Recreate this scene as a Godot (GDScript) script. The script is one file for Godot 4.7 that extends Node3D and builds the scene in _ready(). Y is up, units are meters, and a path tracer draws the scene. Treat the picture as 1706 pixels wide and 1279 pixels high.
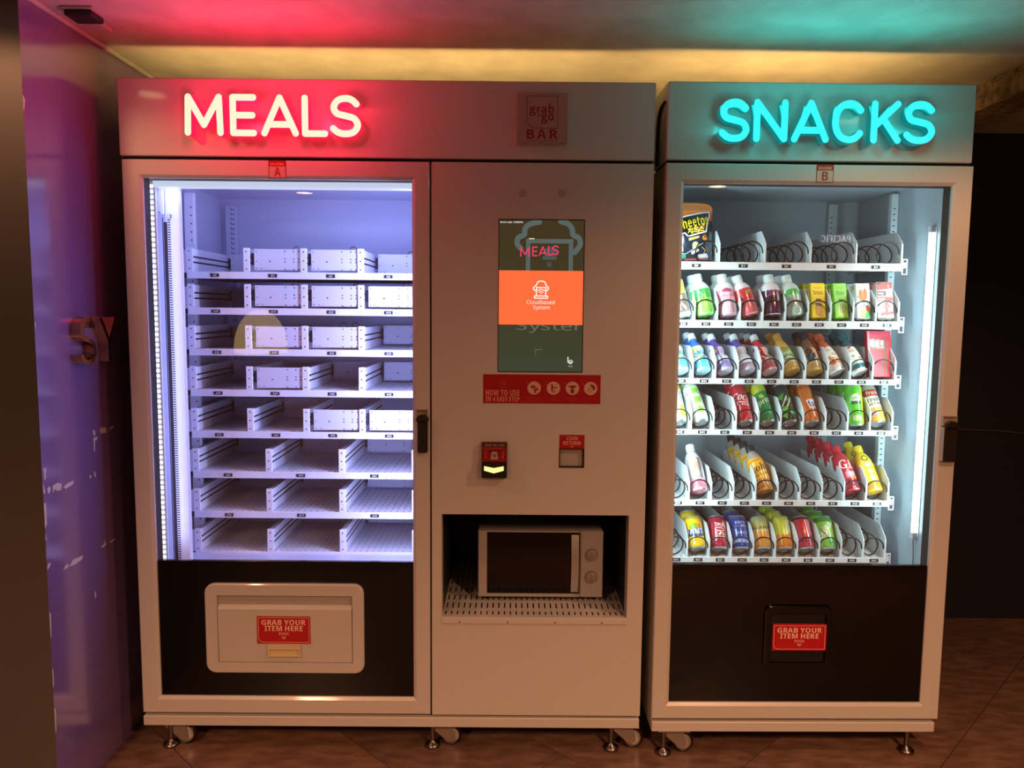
extends Node3D
# A corner with two vending machines: MEALS (left, trays) and SNACKS (right, spirals). x right, y up, z towards the viewer; the left machine's front is z = 0.

const CEIL := 2.33
const WALLX := -0.088
const BACKZ := -1.18
const TURN_B := 0.008992
const AT_B := Vector3(1.7166, 0, 0.0175)
const SEG := 28

var M := {}
var used := {}
var tms := {}
var rng := RandomNumberGenerator.new()
var XB := Transform3D(Basis(Vector3.UP, TURN_B), AT_B)
var tag_mat: StandardMaterial3D


func _ready() -> void:
	rng.seed = 7
	view_and_light()
	materials()
	room()
	machine_a()
	machine_b()
	products()
	small_things()


# ---------------------------------------------------------------- camera, light
func view_and_light() -> void:
	var cam := Camera3D.new()
	cam.name = "camera"
	cam.fov = 53.1168
	cam.near = 0.05
	cam.far = 40.0
	cam.transform = Transform3D(Basis(Vector3(0.99996, 0.00885, 0.00286), Vector3(-0.00853, 0.99526, -0.09685), Vector3(-0.0037, 0.09682, 0.99529)).orthonormalized(), Vector3(1.2303, 1.4971, 2.4748))
	add_child(cam)
	var env := Environment.new()
	env.background_mode = Environment.BG_COLOR
	env.background_color = Color(0.004, 0.004, 0.006)
	env.tonemap_mode = Environment.TONE_MAPPER_LINEAR
	env.tonemap_exposure = 1.0
	env.sdfgi_enabled = true
	env.ssao_enabled = true
	env.ssil_enabled = true
	var we := WorldEnvironment.new()
	we.name = "environment"
	we.environment = env
	add_child(we)
	# recessed ceiling lamps, two in front of the machines and two further back
	for p in [Vector3(-0.19, CEIL, 0.65), Vector3(2.73, CEIL, 0.97), Vector3(-0.27, CEIL, 3.2), Vector3(2.66, CEIL, 2.75)]:
		var s := SpotLight3D.new()
		s.name = "downlight_beam"
		s.position = p - Vector3(0, 0.03, 0)
		s.rotation.x = -PI / 2
		s.light_color = Color(1.0, 0.715, 0.51)
		s.light_energy = (SPOT_NEAR if p.x > 1.0 else SPOT_NEAR * 0.32) if p.z < 1.5 else SPOT_FAR
		s.spot_angle = 77.0 if p.z < 1.5 else 78.0
		s.spot_angle_attenuation = 0.35 if p.z < 1.5 else 1.0
		s.spot_range = 9.0
		s.spot_attenuation = 2.0
		s.light_size = 0.03 if p.z < 1.5 else 0.14
		s.shadow_enabled = true
		add_child(s)
	# warm strips that lie behind the two sign boxes and wash the ceiling
	area("cove_glow", Vector3(0.84, 2.03, -0.132), Vector3(0, 1, -0.35), Vector2(1.5, 0.028), Color(1.0, 0.79, 0.46), COVE)
	area("cove_glow", XB * Vector3(0.41, 2.03, -0.132), Vector3(0, 1, -0.35), Vector2(0.74, 0.028), Color(1.0, 0.79, 0.46), COVE * 0.7)
	# the lit letters
	for x in [0.28, 0.40, 0.52, 0.63, 0.72]:
		omni("sign_glow", Vector3(x, 2.085, 0.13), Color(1.0, 0.16, 0.30), RED)
	for x in [0.195, 0.31, 0.43, 0.55, 0.665, 0.77]:
		omni("sign_glow", XB * Vector3(x, 2.08, 0.12), Color(0.16, 0.98, 0.93), TEAL)
	area("sign_wash", Vector3(0.49, 2.085, 0.05), Vector3(0, 0.6, 1), Vector2(0.55, 0.12), Color(1.0, 0.14, 0.34), RED_WASH)
	area("sign_wash", XB * Vector3(0.483, 2.08, 0.05), Vector3(0, 0.6, 1), Vector2(0.66, 0.12), Color(0.16, 0.98, 0.93), TEAL_WASH)
	# strips and tubes inside the machines
	area("strip_glow", Vector3(0.085, 1.28, -0.075), Vector3(0.75, 0, -0.65), Vector2(0.02, 1.2), Color(0.69, 0.735, 1.0), STRIP_A * 0.2)
	area("strip_glow", Vector3(0.49, 1.885, -0.10), Vector3(0, -0.8, -0.6), Vector2(0.8, 0.02), Color(0.69, 0.735, 1.0), STRIP_A * 0.8)
	area("strip_glow", Vector3(0.905, 1.28, -0.075), Vector3(-0.75, 0, -0.65), Vector2(0.02, 1.2), Color(0.69, 0.735, 1.0), STRIP_A * 2.4)
	area("tube_glow", XB * Vector3(0.885, 1.25, -0.115), Vector3(-0.75, 0, -0.65), Vector2(0.02, 1.03), Color(0.84, 0.98, 1.0), TUBE_B * 0.85)
	area("tube_glow", XB * Vector3(0.068, 1.25, -0.115), Vector3(0.75, 0, -0.65), Vector2(0.02, 1.03), Color(0.84, 0.98, 1.0), TUBE_B * 1.5)


const SPOT_NEAR := 1.1
const SPOT_FAR := 19.0
const COVE := 0.48
const RED := 0.021
const TEAL := 0.006
const RED_WASH := 0.15
const TEAL_WASH := 0.145
const STRIP_A := 0.44
const TUBE_B := 0.36


func area(called: String, at: Vector3, towards: Vector3, size: Vector2, col: Color, energy: float) -> void:
	var l := AreaLight3D.new()
	l.name = called
	var z := -towards.normalized()
	var y := Vector3.UP if absf(z.y) < 0.9 else Vector3(0, 0, 1)
	var x := y.cross(z).normalized()
	l.transform = Transform3D(Basis(x, z.cross(x), z), at)
	l.area_size = size
	l.area_normalize_energy = true
	l.light_color = col
	l.light_energy = energy
	l.shadow_enabled = true
	add_child(l, true)


func omni(called: String, at: Vector3, col: Color, energy: float) -> void:
	var l := OmniLight3D.new()
	l.name = called
	l.position = at
	l.light_color = col
	l.light_energy = energy
	l.light_size = 0.02
	l.omni_range = 8.0
	l.omni_attenuation = 2.0
	l.shadow_enabled = true
	add_child(l, true)


# ---------------------------------------------------------------- materials
func hx(h: String) -> Color:
	return Color(h)


func mat(key: String, col: Color, rough := 0.5, metal := 0.0, opts := {}) -> StandardMaterial3D:
	var m := StandardMaterial3D.new()
	m.resource_name = key
	m.albedo_color = col
	m.roughness = rough
	m.metallic = metal
	for k in opts:
		m.set(k, opts[k])
	M[key] = m
	return m


func glow(key: String, col: Color, energy: float, base := Color(0.02, 0.02, 0.02)) -> void:
	mat(key, base, 0.4, 0.0, {"emission_enabled": true, "emission": col, "emission_energy_multiplier": energy})


func printed(tex: Texture2D, rough := 0.4, opts := {}) -> StandardMaterial3D:
	var m := StandardMaterial3D.new()
	m.resource_name = "print"
	m.albedo_texture = tex
	m.roughness = rough
	m.texture_repeat = true
	for k in opts:
		m.set(k, opts[k])
	return m


func noise_tex(freq: float, octaves: int, ramp: Array, normal := false, sd := 1) -> NoiseTexture2D:
	var n := FastNoiseLite.new()
	n.noise_type = FastNoiseLite.TYPE_SIMPLEX
	n.seed = sd
	n.frequency = freq
	n.fractal_octaves = octaves
	var t := NoiseTexture2D.new()
	t.width = 256
	t.height = 256
	t.seamless = true
	t.noise = n
	if normal:
		t.as_normal_map = true
		t.bump_strength = 3.0
	elif ramp:
		var g := Gradient.new()
		g.set_color(0, ramp[0])
		g.set_color(1, ramp[1])
		t.color_ramp = g
	return t


func materials() -> void:
	var wavy := noise_tex(0.012, 2, [], true, 3)
	var tri := {"uv1_triplanar": true, "uv1_world_triplanar": true, "normal_enabled": true, "normal_texture": wavy}
	mat("paint", Color(0.79, 0.78, 0.78), 0.33, 0.0, tri.merged({"uv1_scale": Vector3(5, 5, 5), "normal_scale": 0.05, "clearcoat_enabled": true, "clearcoat": 0.3, "clearcoat_roughness": 0.07}))
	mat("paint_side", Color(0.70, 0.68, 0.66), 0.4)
	mat("dark_paint_and_shade", Color(0.13, 0.12, 0.13), 0.5)  # bracket housing colour; in the bay it carries the shade
	mat("gap_shade", Color(0.02, 0.018, 0.018), 0.7)  # near-black that puts the shade of gaps and openings into colour
	mat("black_glass", Color(0.012, 0.011, 0.011), 0.12)
	mat("black", Color(0.03, 0.03, 0.03), 0.5)
	mat("rubber", Color(0.05, 0.05, 0.055), 0.7)
	mat("liner_a", Color(0.78, 0.79, 0.90), 0.2)
	mat("white_steel", Color(0.88, 0.88, 0.93), 0.4)
	mat("grey_plate", Color(0.80, 0.80, 0.88), 0.38)
	mat("hole_shade", Color(0.08, 0.08, 0.14), 0.8)  # dark tone standing in for shade inside openings and below slots
	mat("groove", Color(0.07, 0.07, 0.16), 0.7)
	mat("liner_b", Color(0.66, 0.72, 0.76), 0.3)
	mat("liner_b_light", Color(0.80, 0.86, 0.88), 0.3)
	mat("divider", Color(0.86, 0.88, 0.89), 0.45)
	mat("wire", Color(0.05, 0.05, 0.055), 0.35, 0.3)
	mat("glass", Color(1, 1, 1, 0.015), 0.0, 0.0, {"transparency": BaseMaterial3D.TRANSPARENCY_ALPHA})
	mat("chrome", Color(0.55, 0.53, 0.52), 0.28, 1.0)
	mat("gold", Color(0.80, 0.66, 0.46), 0.14, 1.0)
	mat("tin", Color(0.80, 0.81, 0.82), 0.32, 0.85)
	mat("steel", Color(0.55, 0.53, 0.50), 0.35, 0.8)
	mat("handle", Color(0.16, 0.14, 0.12), 0.35, 0.2)
	mat("handle_cup", Color(0.72, 0.66, 0.60), 0.3, 0.4)
	mat("fork", Color(0.55, 0.50, 0.48), 0.45, 0.2)
	mat("wheel", Color(0.16, 0.07, 0.06), 0.4)
	mat("cream", Color(0.85, 0.79, 0.62), 0.4)
	mat("micro", Color(0.66, 0.65, 0.66), 0.35)
	mat("knob", Color(0.58, 0.55, 0.55), 0.35)
	mat("ceiling", Color(0.80, 0.79, 0.77), 0.65, 0.0, {"uv1_triplanar": true, "uv1_world_triplanar": true, "albedo_texture": noise_tex(0.02, 3, [Color(0.9, 0.9, 0.9), Color(1, 1, 1)], false, 5)})
	mat("navy", Color(0.50, 0.40, 0.62), 0.16, 0.0, {"uv1_triplanar": true, "uv1_world_triplanar": true, "uv1_scale": Vector3(2, 2, 2), "normal_enabled": true, "normal_texture": wavy, "normal_scale": 0.08, "metallic_specular": 0.75, "clearcoat_enabled": true, "clearcoat": 1.0, "clearcoat_roughness": 0.12})
	mat("brown_wall", Color(0.33, 0.30, 0.30), 0.7)
	mat("plaster", Color(0.80, 0.78, 0.78), 0.8)
	mat("black_wall", Color(0.10, 0.10, 0.12), 0.7)
	mat("room_wall", Color(0.52, 0.44, 0.42), 0.8)
	mat("concrete", Color(0.66, 0.58, 0.50), 0.9, 0.0, {"uv1_triplanar": true, "uv1_world_triplanar": true, "uv1_scale": Vector3(2, 2, 2), "albedo_texture": noise_tex(0.03, 4, [Color(0.55, 0.5, 0.45), Color(1, 0.97, 0.92)], false, 9)})
	mat("floor", Color(0.20, 0.15, 0.12), 0.4)
	for k in 3:
		mat("tile%d" % k, [Color(0.52, 0.41, 0.36), Color(0.55, 0.43, 0.37), Color(0.50, 0.40, 0.35)][k], 0.32, 0.0, {"uv1_triplanar": true, "uv1_world_triplanar": true, "uv1_scale": Vector3(1.2, 1.2, 3.5), "albedo_texture": noise_tex(0.02, 4, [Color(0.72, 0.68, 0.66), Color(1, 1, 1)], false, 11 + k)})
	glow("lamp_warm", Color(1.0, 0.86, 0.66), 14.0)
	glow("red_face", Color(1.0, 0.945, 0.80), 1.05)
	glow("red_side", Color(1.0, 0.06, 0.20), 2.5)
	glow("teal_face", Color(0.22, 0.985, 0.98), 1.0)
	glow("teal_side", Color(0.05, 0.62, 0.62), 0.55)
	glow("led", Color(0.93, 0.96, 1.0), 3.0)
	glow("tube", Color(0.88, 1.0, 1.0), 7.0)
	glow("cove", Color(1.0, 0.80, 0.50), 1.5)
	glow("bill_light", Color(1.0, 0.99, 0.62), 1.0)
	glow("shade_glow", Color(1.0, 0.83, 0.50), 2.4)
	glow("white_sign", Color(1.0, 1.0, 1.0), 4.0)
	mat("cap_white", Color(0.90, 0.92, 0.91), 0.35)
	for kv in [["cap_yellow", "e8d632"], ["cap_red", "c7283a"], ["cap_black", "24242a"], ["cap_teal", "1d5a63"], ["cap_orange", "c8552a"], ["cap_amber", "c98a3a"], ["cap_purple", "4a2a52"], ["col_blue", "2f6fc4"], ["col_purple", "5c3f9a"], ["col_red", "c52a3c"], ["base_blue", "a9d6e8"], ["base_lilac", "d9cfe0"], ["base_pink", "e8c4c6"], ["base_amber", "d9b35f"], ["base_white", "eef0ee"], ["base_dark", "4a3326"], ["straw", "e9e9e4"], ["foil_dark", "23262a"]]:
		mat(kv[0], hx(kv[1]), 0.3)


# ---------------------------------------------------------------- naming
func numbered(called: String) -> String:
	var n: int = used.get(called, -1) + 1
	used[called] = n
	return called if n == 0 else "%s_%03d" % [called, n]


func thing(called: String, label: String, category: String, xf := Transform3D(), group := "") -> Node3D:
	var o := Node3D.new()
	o.name = numbered(called)
	add_child(o)
	o.transform = xf
	tag(o, label, category, group)
	return o


func tag(o: Node, label: String, category: String, group := "") -> void:
	o.set_meta("label", label)
	o.set_meta("category", category)
	if group:
		o.set_meta("group", group)


func part(called: String, mesh: Mesh, material: Material, parent: Node, at := Vector3.ZERO, label := "") -> MeshInstance3D:
	var o := MeshInstance3D.new()
	o.mesh = mesh
	if material:
		o.material_override = material if mesh.get_surface_count() == 1 else null
		if mesh.get_surface_count() > 1:
			for k in mesh.get_surface_count():
				if mesh.surface_get_material(k) == null:
					o.set_surface_override_material(k, material)
	o.position = at
	if parent == self:
		o.name = numbered(called)
		add_child(o)
	else:
		o.name = called
		var k := 0
		while parent.has_node(NodePath(o.name)):
			k += 1
			o.name = "%s_%03d" % [called, k]
		parent.add_child(o)
	if label:
		o.set_meta("label", label)
	return o


func structure(called: String, mesh: Mesh, material: Material, at := Vector3.ZERO) -> MeshInstance3D:
	var o := part(called, mesh, material, self, at)
	o.set_meta("kind", "structure")
	return o


# ---------------------------------------------------------------- mesh building
func mb() -> SurfaceTool:
	var st := SurfaceTool.new()
	st.begin(Mesh.PRIMITIVE_TRIANGLES)
	return st


func done(st: SurfaceTool) -> ArrayMesh:
	return st.commit()


func join(list: Array) -> ArrayMesh:   # [[SurfaceTool, Material], ...] -> one mesh with a surface for each
	var am: ArrayMesh = null
	for e in list:
		var st: SurfaceTool = e[0]
		st.set_material(e[1])
		am = st.commit(am) if am else st.commit()
	return am


func tri(st: SurfaceTool, a: Vector3, b: Vector3, c: Vector3, na: Vector3, nb: Vector3, nc: Vector3, ua := Vector2.ZERO, ub := Vector2.ZERO, uc := Vector2.ZERO) -> void:
	if (b - a).cross(c - a).dot(na + nb + nc) > 0.0:   # front faces run clockwise
		var t := b; b = c; c = t
		t = nb; nb = nc; nc = t
		var u := ub; ub = uc; uc = u
	st.set_normal(na); st.set_uv(ua); st.add_vertex(a)
	st.set_normal(nb); st.set_uv(ub); st.add_vertex(b)
	st.set_normal(nc); st.set_uv(uc); st.add_vertex(c)


func quad(st: SurfaceTool, a: Vector3, b: Vector3, c: Vector3, d: Vector3, n: Vector3, uv := [Vector2(0, 1), Vector2(1, 1), Vector2(1, 0), Vector2(0, 0)]) -> void:
	tri(st, a, b, c, n, n, n, uv[0], uv[1], uv[2])
	tri(st, a, c, d, n, n, n, uv[0], uv[2], uv[3])


func box(st: SurfaceTool, lo: Vector3, hi: Vector3, bev := 0.0) -> void:
	var ctr := (lo + hi) / 2
	var h := (hi - lo) / 2
	var b := minf(bev, h[h.min_axis_index()] * 0.49)
	for ax in 3:
		for s in [-1.0, 1.0]:
			var u: int = (ax + 1) % 3
			var v: int = (ax + 2) % 3
			var n := Vector3.ZERO
			n[ax] = s
			var p: Array[Vector3] = []
			for k in [[-1, -1], [1, -1], [1, 1], [-1, 1]]:
				var q := ctr
				q[ax] += s * h[ax]
				q[u] += k[0] * (h[u] - b)
				q[v] += k[1] * (h[v] - b)
				p.append(q)
			quad(st, p[0], p[1], p[2], p[3], n)
	if b <= 0.0:
		return
	for ax in 3:   # chamfered edges that run along ax
		var u: int = (ax + 1) % 3
		var v: int = (ax + 2) % 3
		for su in [-1.0, 1.0]:
			for sv in [-1.0, 1.0]:
				var n := Vector3.ZERO
				n[u] = su
				n[v] = sv
				var p: Array[Vector3] = []
				for k in [[-1, 0], [1, 0], [1, 1], [-1, 1]]:
					var q := ctr
					q[ax] += k[0] * (h[ax] - b)
					q[u] += su * (h[u] - (b if k[1] == 1 else 0.0))
					q[v] += sv * (h[v] - (0.0 if k[1] == 1 else b))
					p.append(q)
				quad(st, p[0], p[1], p[2], p[3], n.normalized())
	for sx in [-1.0, 1.0]:
		for sy in [-1.0, 1.0]:
			for sz in [-1.0, 1.0]:
				var s := Vector3(sx, sy, sz)
				var p: Array[Vector3] = []
				for k in 3:
					var q := ctr + s * (h - Vector3(b, b, b))
					q[k] = ctr[k] + s[k] * h[k]
					p.append(q)
				var n := s.normalized()
				tri(st, p[0], p[1], p[2], n, n, n)


func bx(lo: Vector3, hi: Vector3, bev := 0.0) -> ArrayMesh:
	var st := mb()
	box(st, lo, hi, bev)
	return done(st)


func cap(st: SurfaceTool, poly: PackedVector2Array, z: float, n: Vector3) -> void:
	var ix := Geometry2D.triangulate_polygon(poly)
	for k in range(0, ix.size(), 3):
		var p := [poly[ix[k]], poly[ix[k + 1]], poly[ix[k + 2]]]
		tri(st, Vector3(p[0].x, p[0].y, z), Vector3(p[1].x, p[1].y, z), Vector3(p[2].x, p[2].y, z), n, n, n, p[0], p[1], p[2])


func prism(st: SurfaceTool, poly: PackedVector2Array, z0: float, z1: float, side: SurfaceTool = null) -> void:   # poly in x, y
	if side == null:
		side = st
	cap(st, poly, z1, Vector3(0, 0, 1))
	cap(side, poly, z0, Vector3(0, 0, -1))
	var turn := 1.0 if Geometry2D.is_polygon_clockwise(poly) else -1.0
	for k in poly.size():
		var a := poly[k]
		var b := poly[(k + 1) % poly.size()]
		var e := (b - a).normalized()
		var n := Vector3(-e.y, e.x, 0) * turn
		quad(side, Vector3(a.x, a.y, z0), Vector3(b.x, b.y, z0), Vector3(b.x, b.y, z1), Vector3(a.x, a.y, z1), n)


func loft(st: SurfaceTool, loops: Array, inside := false) -> void:   # rings of equally many points; faces look away from the middle, or towards it
	for k in loops.size() - 1:
		var a: PackedVector3Array = loops[k]
		var b: PackedVector3Array = loops[k + 1]
		for i in a.size():
			var j := (i + 1) % a.size()
			var n := (a[j] - a[i]).cross(b[i] - a[i])
			if n.length() < 1e-12:
				n = (b[j] - a[j]).cross(b[i] - a[j])
			n = n.normalized()
			quad(st, a[i], a[j], b[j], b[i], -n if inside else n)


func rect(x0: float, y0: float, x1: float, y1: float, z: float, r := 0.0, seg := 5) -> PackedVector3Array:   # counter-clockwise from the front
	var p := PackedVector3Array()
	if r <= 0.0:
		for q in [[x0, y0], [x1, y0], [x1, y1], [x0, y1]]:
			p.append(Vector3(q[0], q[1], z))
		return p
	for k in 4:
		var c := Vector2([x1 - r, x1 - r, x0 + r, x0 + r][k], [y0 + r, y1 - r, y1 - r, y0 + r][k])
		for i in seg + 1:
			var a := -PI / 2 + k * PI / 2 + PI / 2 * i / seg
			p.append(Vector3(c.x + r * cos(a), c.y + r * sin(a), z))
	return p


func flat(p3: PackedVector3Array) -> PackedVector2Array:
	var p := PackedVector2Array()
	for q in p3:
		p.append(Vector2(q.x, q.y))
	return p


func sheet(st: SurfaceTool, xs: Array, ys: Array, open: Callable, z0: float, z1: float) -> void:   # a plate in x, y cut by a grid; open(i, j) tells which cells are holes
	for i in xs.size() - 1:
		for j in ys.size() - 1:
			if open.call(i, j):
				continue
			var a := Vector3(xs[i], ys[j], z1)
			var b := Vector3(xs[i + 1], ys[j], z1)
			var c := Vector3(xs[i + 1], ys[j + 1], z1)
			var d := Vector3(xs[i], ys[j + 1], z1)
			quad(st, a, b, c, d, Vector3(0, 0, 1))
			var t := Vector3(0, 0, z0 - z1)
			quad(st, a + t, b + t, c + t, d + t, Vector3(0, 0, -1))
			if i == 0 or open.call(i - 1, j):
				quad(st, a, d, d + t, a + t, Vector3(-1, 0, 0))
			if i == xs.size() - 2 or open.call(i + 1, j):
				quad(st, b, c, c + t, b + t, Vector3(1, 0, 0))
			if j == 0 or open.call(i, j - 1):
				quad(st, a, b, b + t, a + t, Vector3(0, -1, 0))
			if j == ys.size() - 2 or open.call(i, j + 1):
				quad(st, d, c, c + t, d + t, Vector3(0, 1, 0))


func lathe(st: SurfaceTool, prof: Array, n := SEG, xf := Transform3D(), lobes := 0, vtop := 0.0) -> void:   # prof: [r, y] from the bottom up, y is the axis
	var segn: Array[Vector2] = []
	for k in prof.size() - 1:
		var dr: float = prof[k + 1][0] - prof[k][0]
		var dy: float = prof[k + 1][1] - prof[k][1]
		segn.append(Vector2(dy, -dr).normalized())
	var h: float = vtop if vtop > 0.0 else prof[-1][1]
	for k in prof.size() - 1:
		var n0 := segn[k]
		var n1 := segn[k]
		if k > 0 and segn[k - 1].dot(n0) > 0.6:
			n0 = (n0 + segn[k - 1]).normalized()
		if k < segn.size() - 1 and segn[k + 1].dot(n1) > 0.6:
			n1 = (n1 + segn[k + 1]).normalized()
		for i in n:
			var p: Array[Vector3] = []
			var nn: Array[Vector3] = []
			var uv: Array[Vector2] = []
			for c in [[k, i, n0], [k, i + 1, n0], [k + 1, i + 1, n1], [k + 1, i, n1]]:
				var a := TAU * (float(c[1]) / n - 0.5)
				var r: float = prof[c[0]][0]
				if lobes:
					r *= 1.0 + 0.10 * cos(lobes * a)
				p.append(xf * Vector3(r * sin(a), prof[c[0]][1], r * cos(a)))
				nn.append((xf.basis * Vector3(c[2].x * sin(a), c[2].y, c[2].x * cos(a))).normalized())
				uv.append(Vector2(float(c[1]) / n, 1.0 - prof[c[0]][1] / h))
			if p[0].distance_squared_to(p[1]) > 1e-14:
				tri(st, p[0], p[1], p[2], nn[0], nn[1], nn[2], uv[0], uv[1], uv[2])
			if p[2].distance_squared_to(p[3]) > 1e-14:
				tri(st, p[0], p[2], p[3], nn[0], nn[2], nn[3], uv[0], uv[2], uv[3])


func turned(prof: Array, n := SEG, xf := Transform3D()) -> ArrayMesh:
	var st := mb()
	lathe(st, prof, n, xf)
	return done(st)


func tube(st: SurfaceTool, pts: PackedVector3Array, r: float, n := 6) -> void:
	var up := Vector3.UP
	var rings := []
	for k in pts.size():
		var d := (pts[mini(k + 1, pts.size() - 1)] - pts[maxi(k - 1, 0)]).normalized()
		if absf(d.dot(up)) > 0.95:
			up = Vector3.RIGHT if absf(d.x) < 0.9 else Vector3.BACK
		var s := d.cross(up).normalized()
		up = s.cross(d).normalized()
		var ring := []
		for i in n:
			var a := TAU * i / n
			ring.append([pts[k] + (s * cos(a) + up * sin(a)) * r, s * cos(a) + up * sin(a)])
		rings.append(ring)
	for k in rings.size() - 1:
		for i in n:
			var j := (i + 1) % n
			var A: Array = rings[k][i]
			var B: Array = rings[k][j]
			var C: Array = rings[k + 1][j]
			var D: Array = rings[k + 1][i]
			tri(st, A[0], B[0], C[0], A[1], B[1], C[1])
			tri(st, A[0], C[0], D[0], A[1], C[1], D[1])
	for e in [[0, 1], [rings.size() - 1, rings.size() - 2]]:
		var nn: Vector3 = (pts[e[0]] - pts[e[1]]).normalized()
		for i in range(1, n - 1):
			tri(st, rings[e[0]][0][0], rings[e[0]][i][0], rings[e[0]][i + 1][0], nn, nn, nn)


func disc(st: SurfaceTool, c: Vector3, r: float, n := 8, depth := 0.0006) -> void:   # a small raised disc; dark ones stand in for shaded openings
	var p := PackedVector2Array()
	for i in n:
		p.append(Vector2(c.x + r * cos(TAU * i / n), c.y + r * sin(TAU * i / n)))
	prism(st, p, c.z - depth, c.z + depth)


func facing(q0: Vector3, w: float, h: float, depth: float, m: Material, edge: Material) -> ArrayMesh:   # a printed plate: the front carries the print
	var f := mb()
	var x1 := q0.x + w
	var y1 := q0.y + h
	var z1 := q0.z + depth
	quad(f, Vector3(q0.x, q0.y, z1), Vector3(x1, q0.y, z1), Vector3(x1, y1, z1), Vector3(q0.x, y1, z1), Vector3(0, 0, 1))
	var e := mb()
	loft(e, [rect(q0.x, q0.y, x1, y1, q0.z), rect(q0.x, q0.y, x1, y1, z1)])
	quad(e, Vector3(q0.x, q0.y, q0.z), Vector3(x1, q0.y, q0.z), Vector3(x1, y1, q0.z), Vector3(q0.x, y1, q0.z), Vector3(0, 0, -1))
	return join([[f, m], [e, edge]])


func smooth(pts: Array, steps := 5) -> PackedVector2Array:   # Catmull-Rom through the points
	var o := PackedVector2Array()
	for k in pts.size() - 1:
		var a: Vector2 = pts[maxi(k - 1, 0)]
		var b: Vector2 = pts[k]
		var c: Vector2 = pts[k + 1]
		var d: Vector2 = pts[mini(k + 2, pts.size() - 1)]
		for i in steps:
			o.append(b.cubic_interpolate(c, a, d, float(i) / steps))
	o.append(pts[-1])
	return o


func strokes(ch: String) -> Array:
	match ch:
		"M": return [[Vector2(0, 0), Vector2(0.03, 1), Vector2(0.5, 0.22), Vector2(0.97, 1), Vector2(1, 0)]]
		"E": return [[Vector2(1, 1), Vector2(0, 1), Vector2(0, 0), Vector2(1, 0)], [Vector2(0, 0.5), Vector2(0.94, 0.5)]]
		"A": return [[Vector2(0, 0), Vector2(0.5, 1), Vector2(1, 0)], [Vector2(0.17, 0.25), Vector2(0.83, 0.25)]]
		"L": return [[Vector2(0, 1), Vector2(0, 0), Vector2(1, 0)]]
		"N": return [[Vector2(0, 0), Vector2(0, 1), Vector2(1, 0), Vector2(1, 1)]]
		"K": return [[Vector2(0, 0), Vector2(0, 1)], [Vector2(0.95, 1), Vector2(0.05, 0.40)], [Vector2(0.36, 0.60), Vector2(1, 0)]]
		"Y": return [[Vector2(0, 1), Vector2(0.5, 0.45), Vector2(1, 1)], [Vector2(0.5, 0.45), Vector2(0.5, 0)]]
		"S": return [Array(smooth([Vector2(0.95, 0.84), Vector2(0.76, 0.96), Vector2(0.5, 1), Vector2(0.2, 0.94), Vector2(0.03, 0.76), Vector2(0.14, 0.58), Vector2(0.5, 0.51), Vector2(0.86, 0.43), Vector2(1, 0.24), Vector2(0.82, 0.05), Vector2(0.48, 0), Vector2(0.2, 0.04), Vector2(0, 0.15)]))]
		"C": return [Array(smooth([Vector2(1, 0.82), Vector2(0.82, 0.95), Vector2(0.56, 1), Vector2(0.25, 0.93), Vector2(0.06, 0.74), Vector2(0, 0.5), Vector2(0.06, 0.26), Vector2(0.25, 0.07), Vector2(0.56, 0), Vector2(0.82, 0.05), Vector2(1, 0.18)]))]
	return []


func letter_polys(ch: String, x0: float, x1: float, y0: float, y1: float, r: float) -> Array:
	var o := []
	for s in strokes(ch):
		var p := PackedVector2Array()
		for q in s:
			p.append(Vector2(lerpf(x0 + r, x1 - r, q.x), lerpf(y0 + r, y1 - r, q.y)) * 3000.0)
		for poly in Geometry2D.offset_polyline(p, r * 3000.0, Geometry2D.JOIN_ROUND, Geometry2D.END_ROUND):
			var back := PackedVector2Array()
			for q in poly:
				back.append(q / 3000.0)
			o.append(back)
	return o


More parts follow.
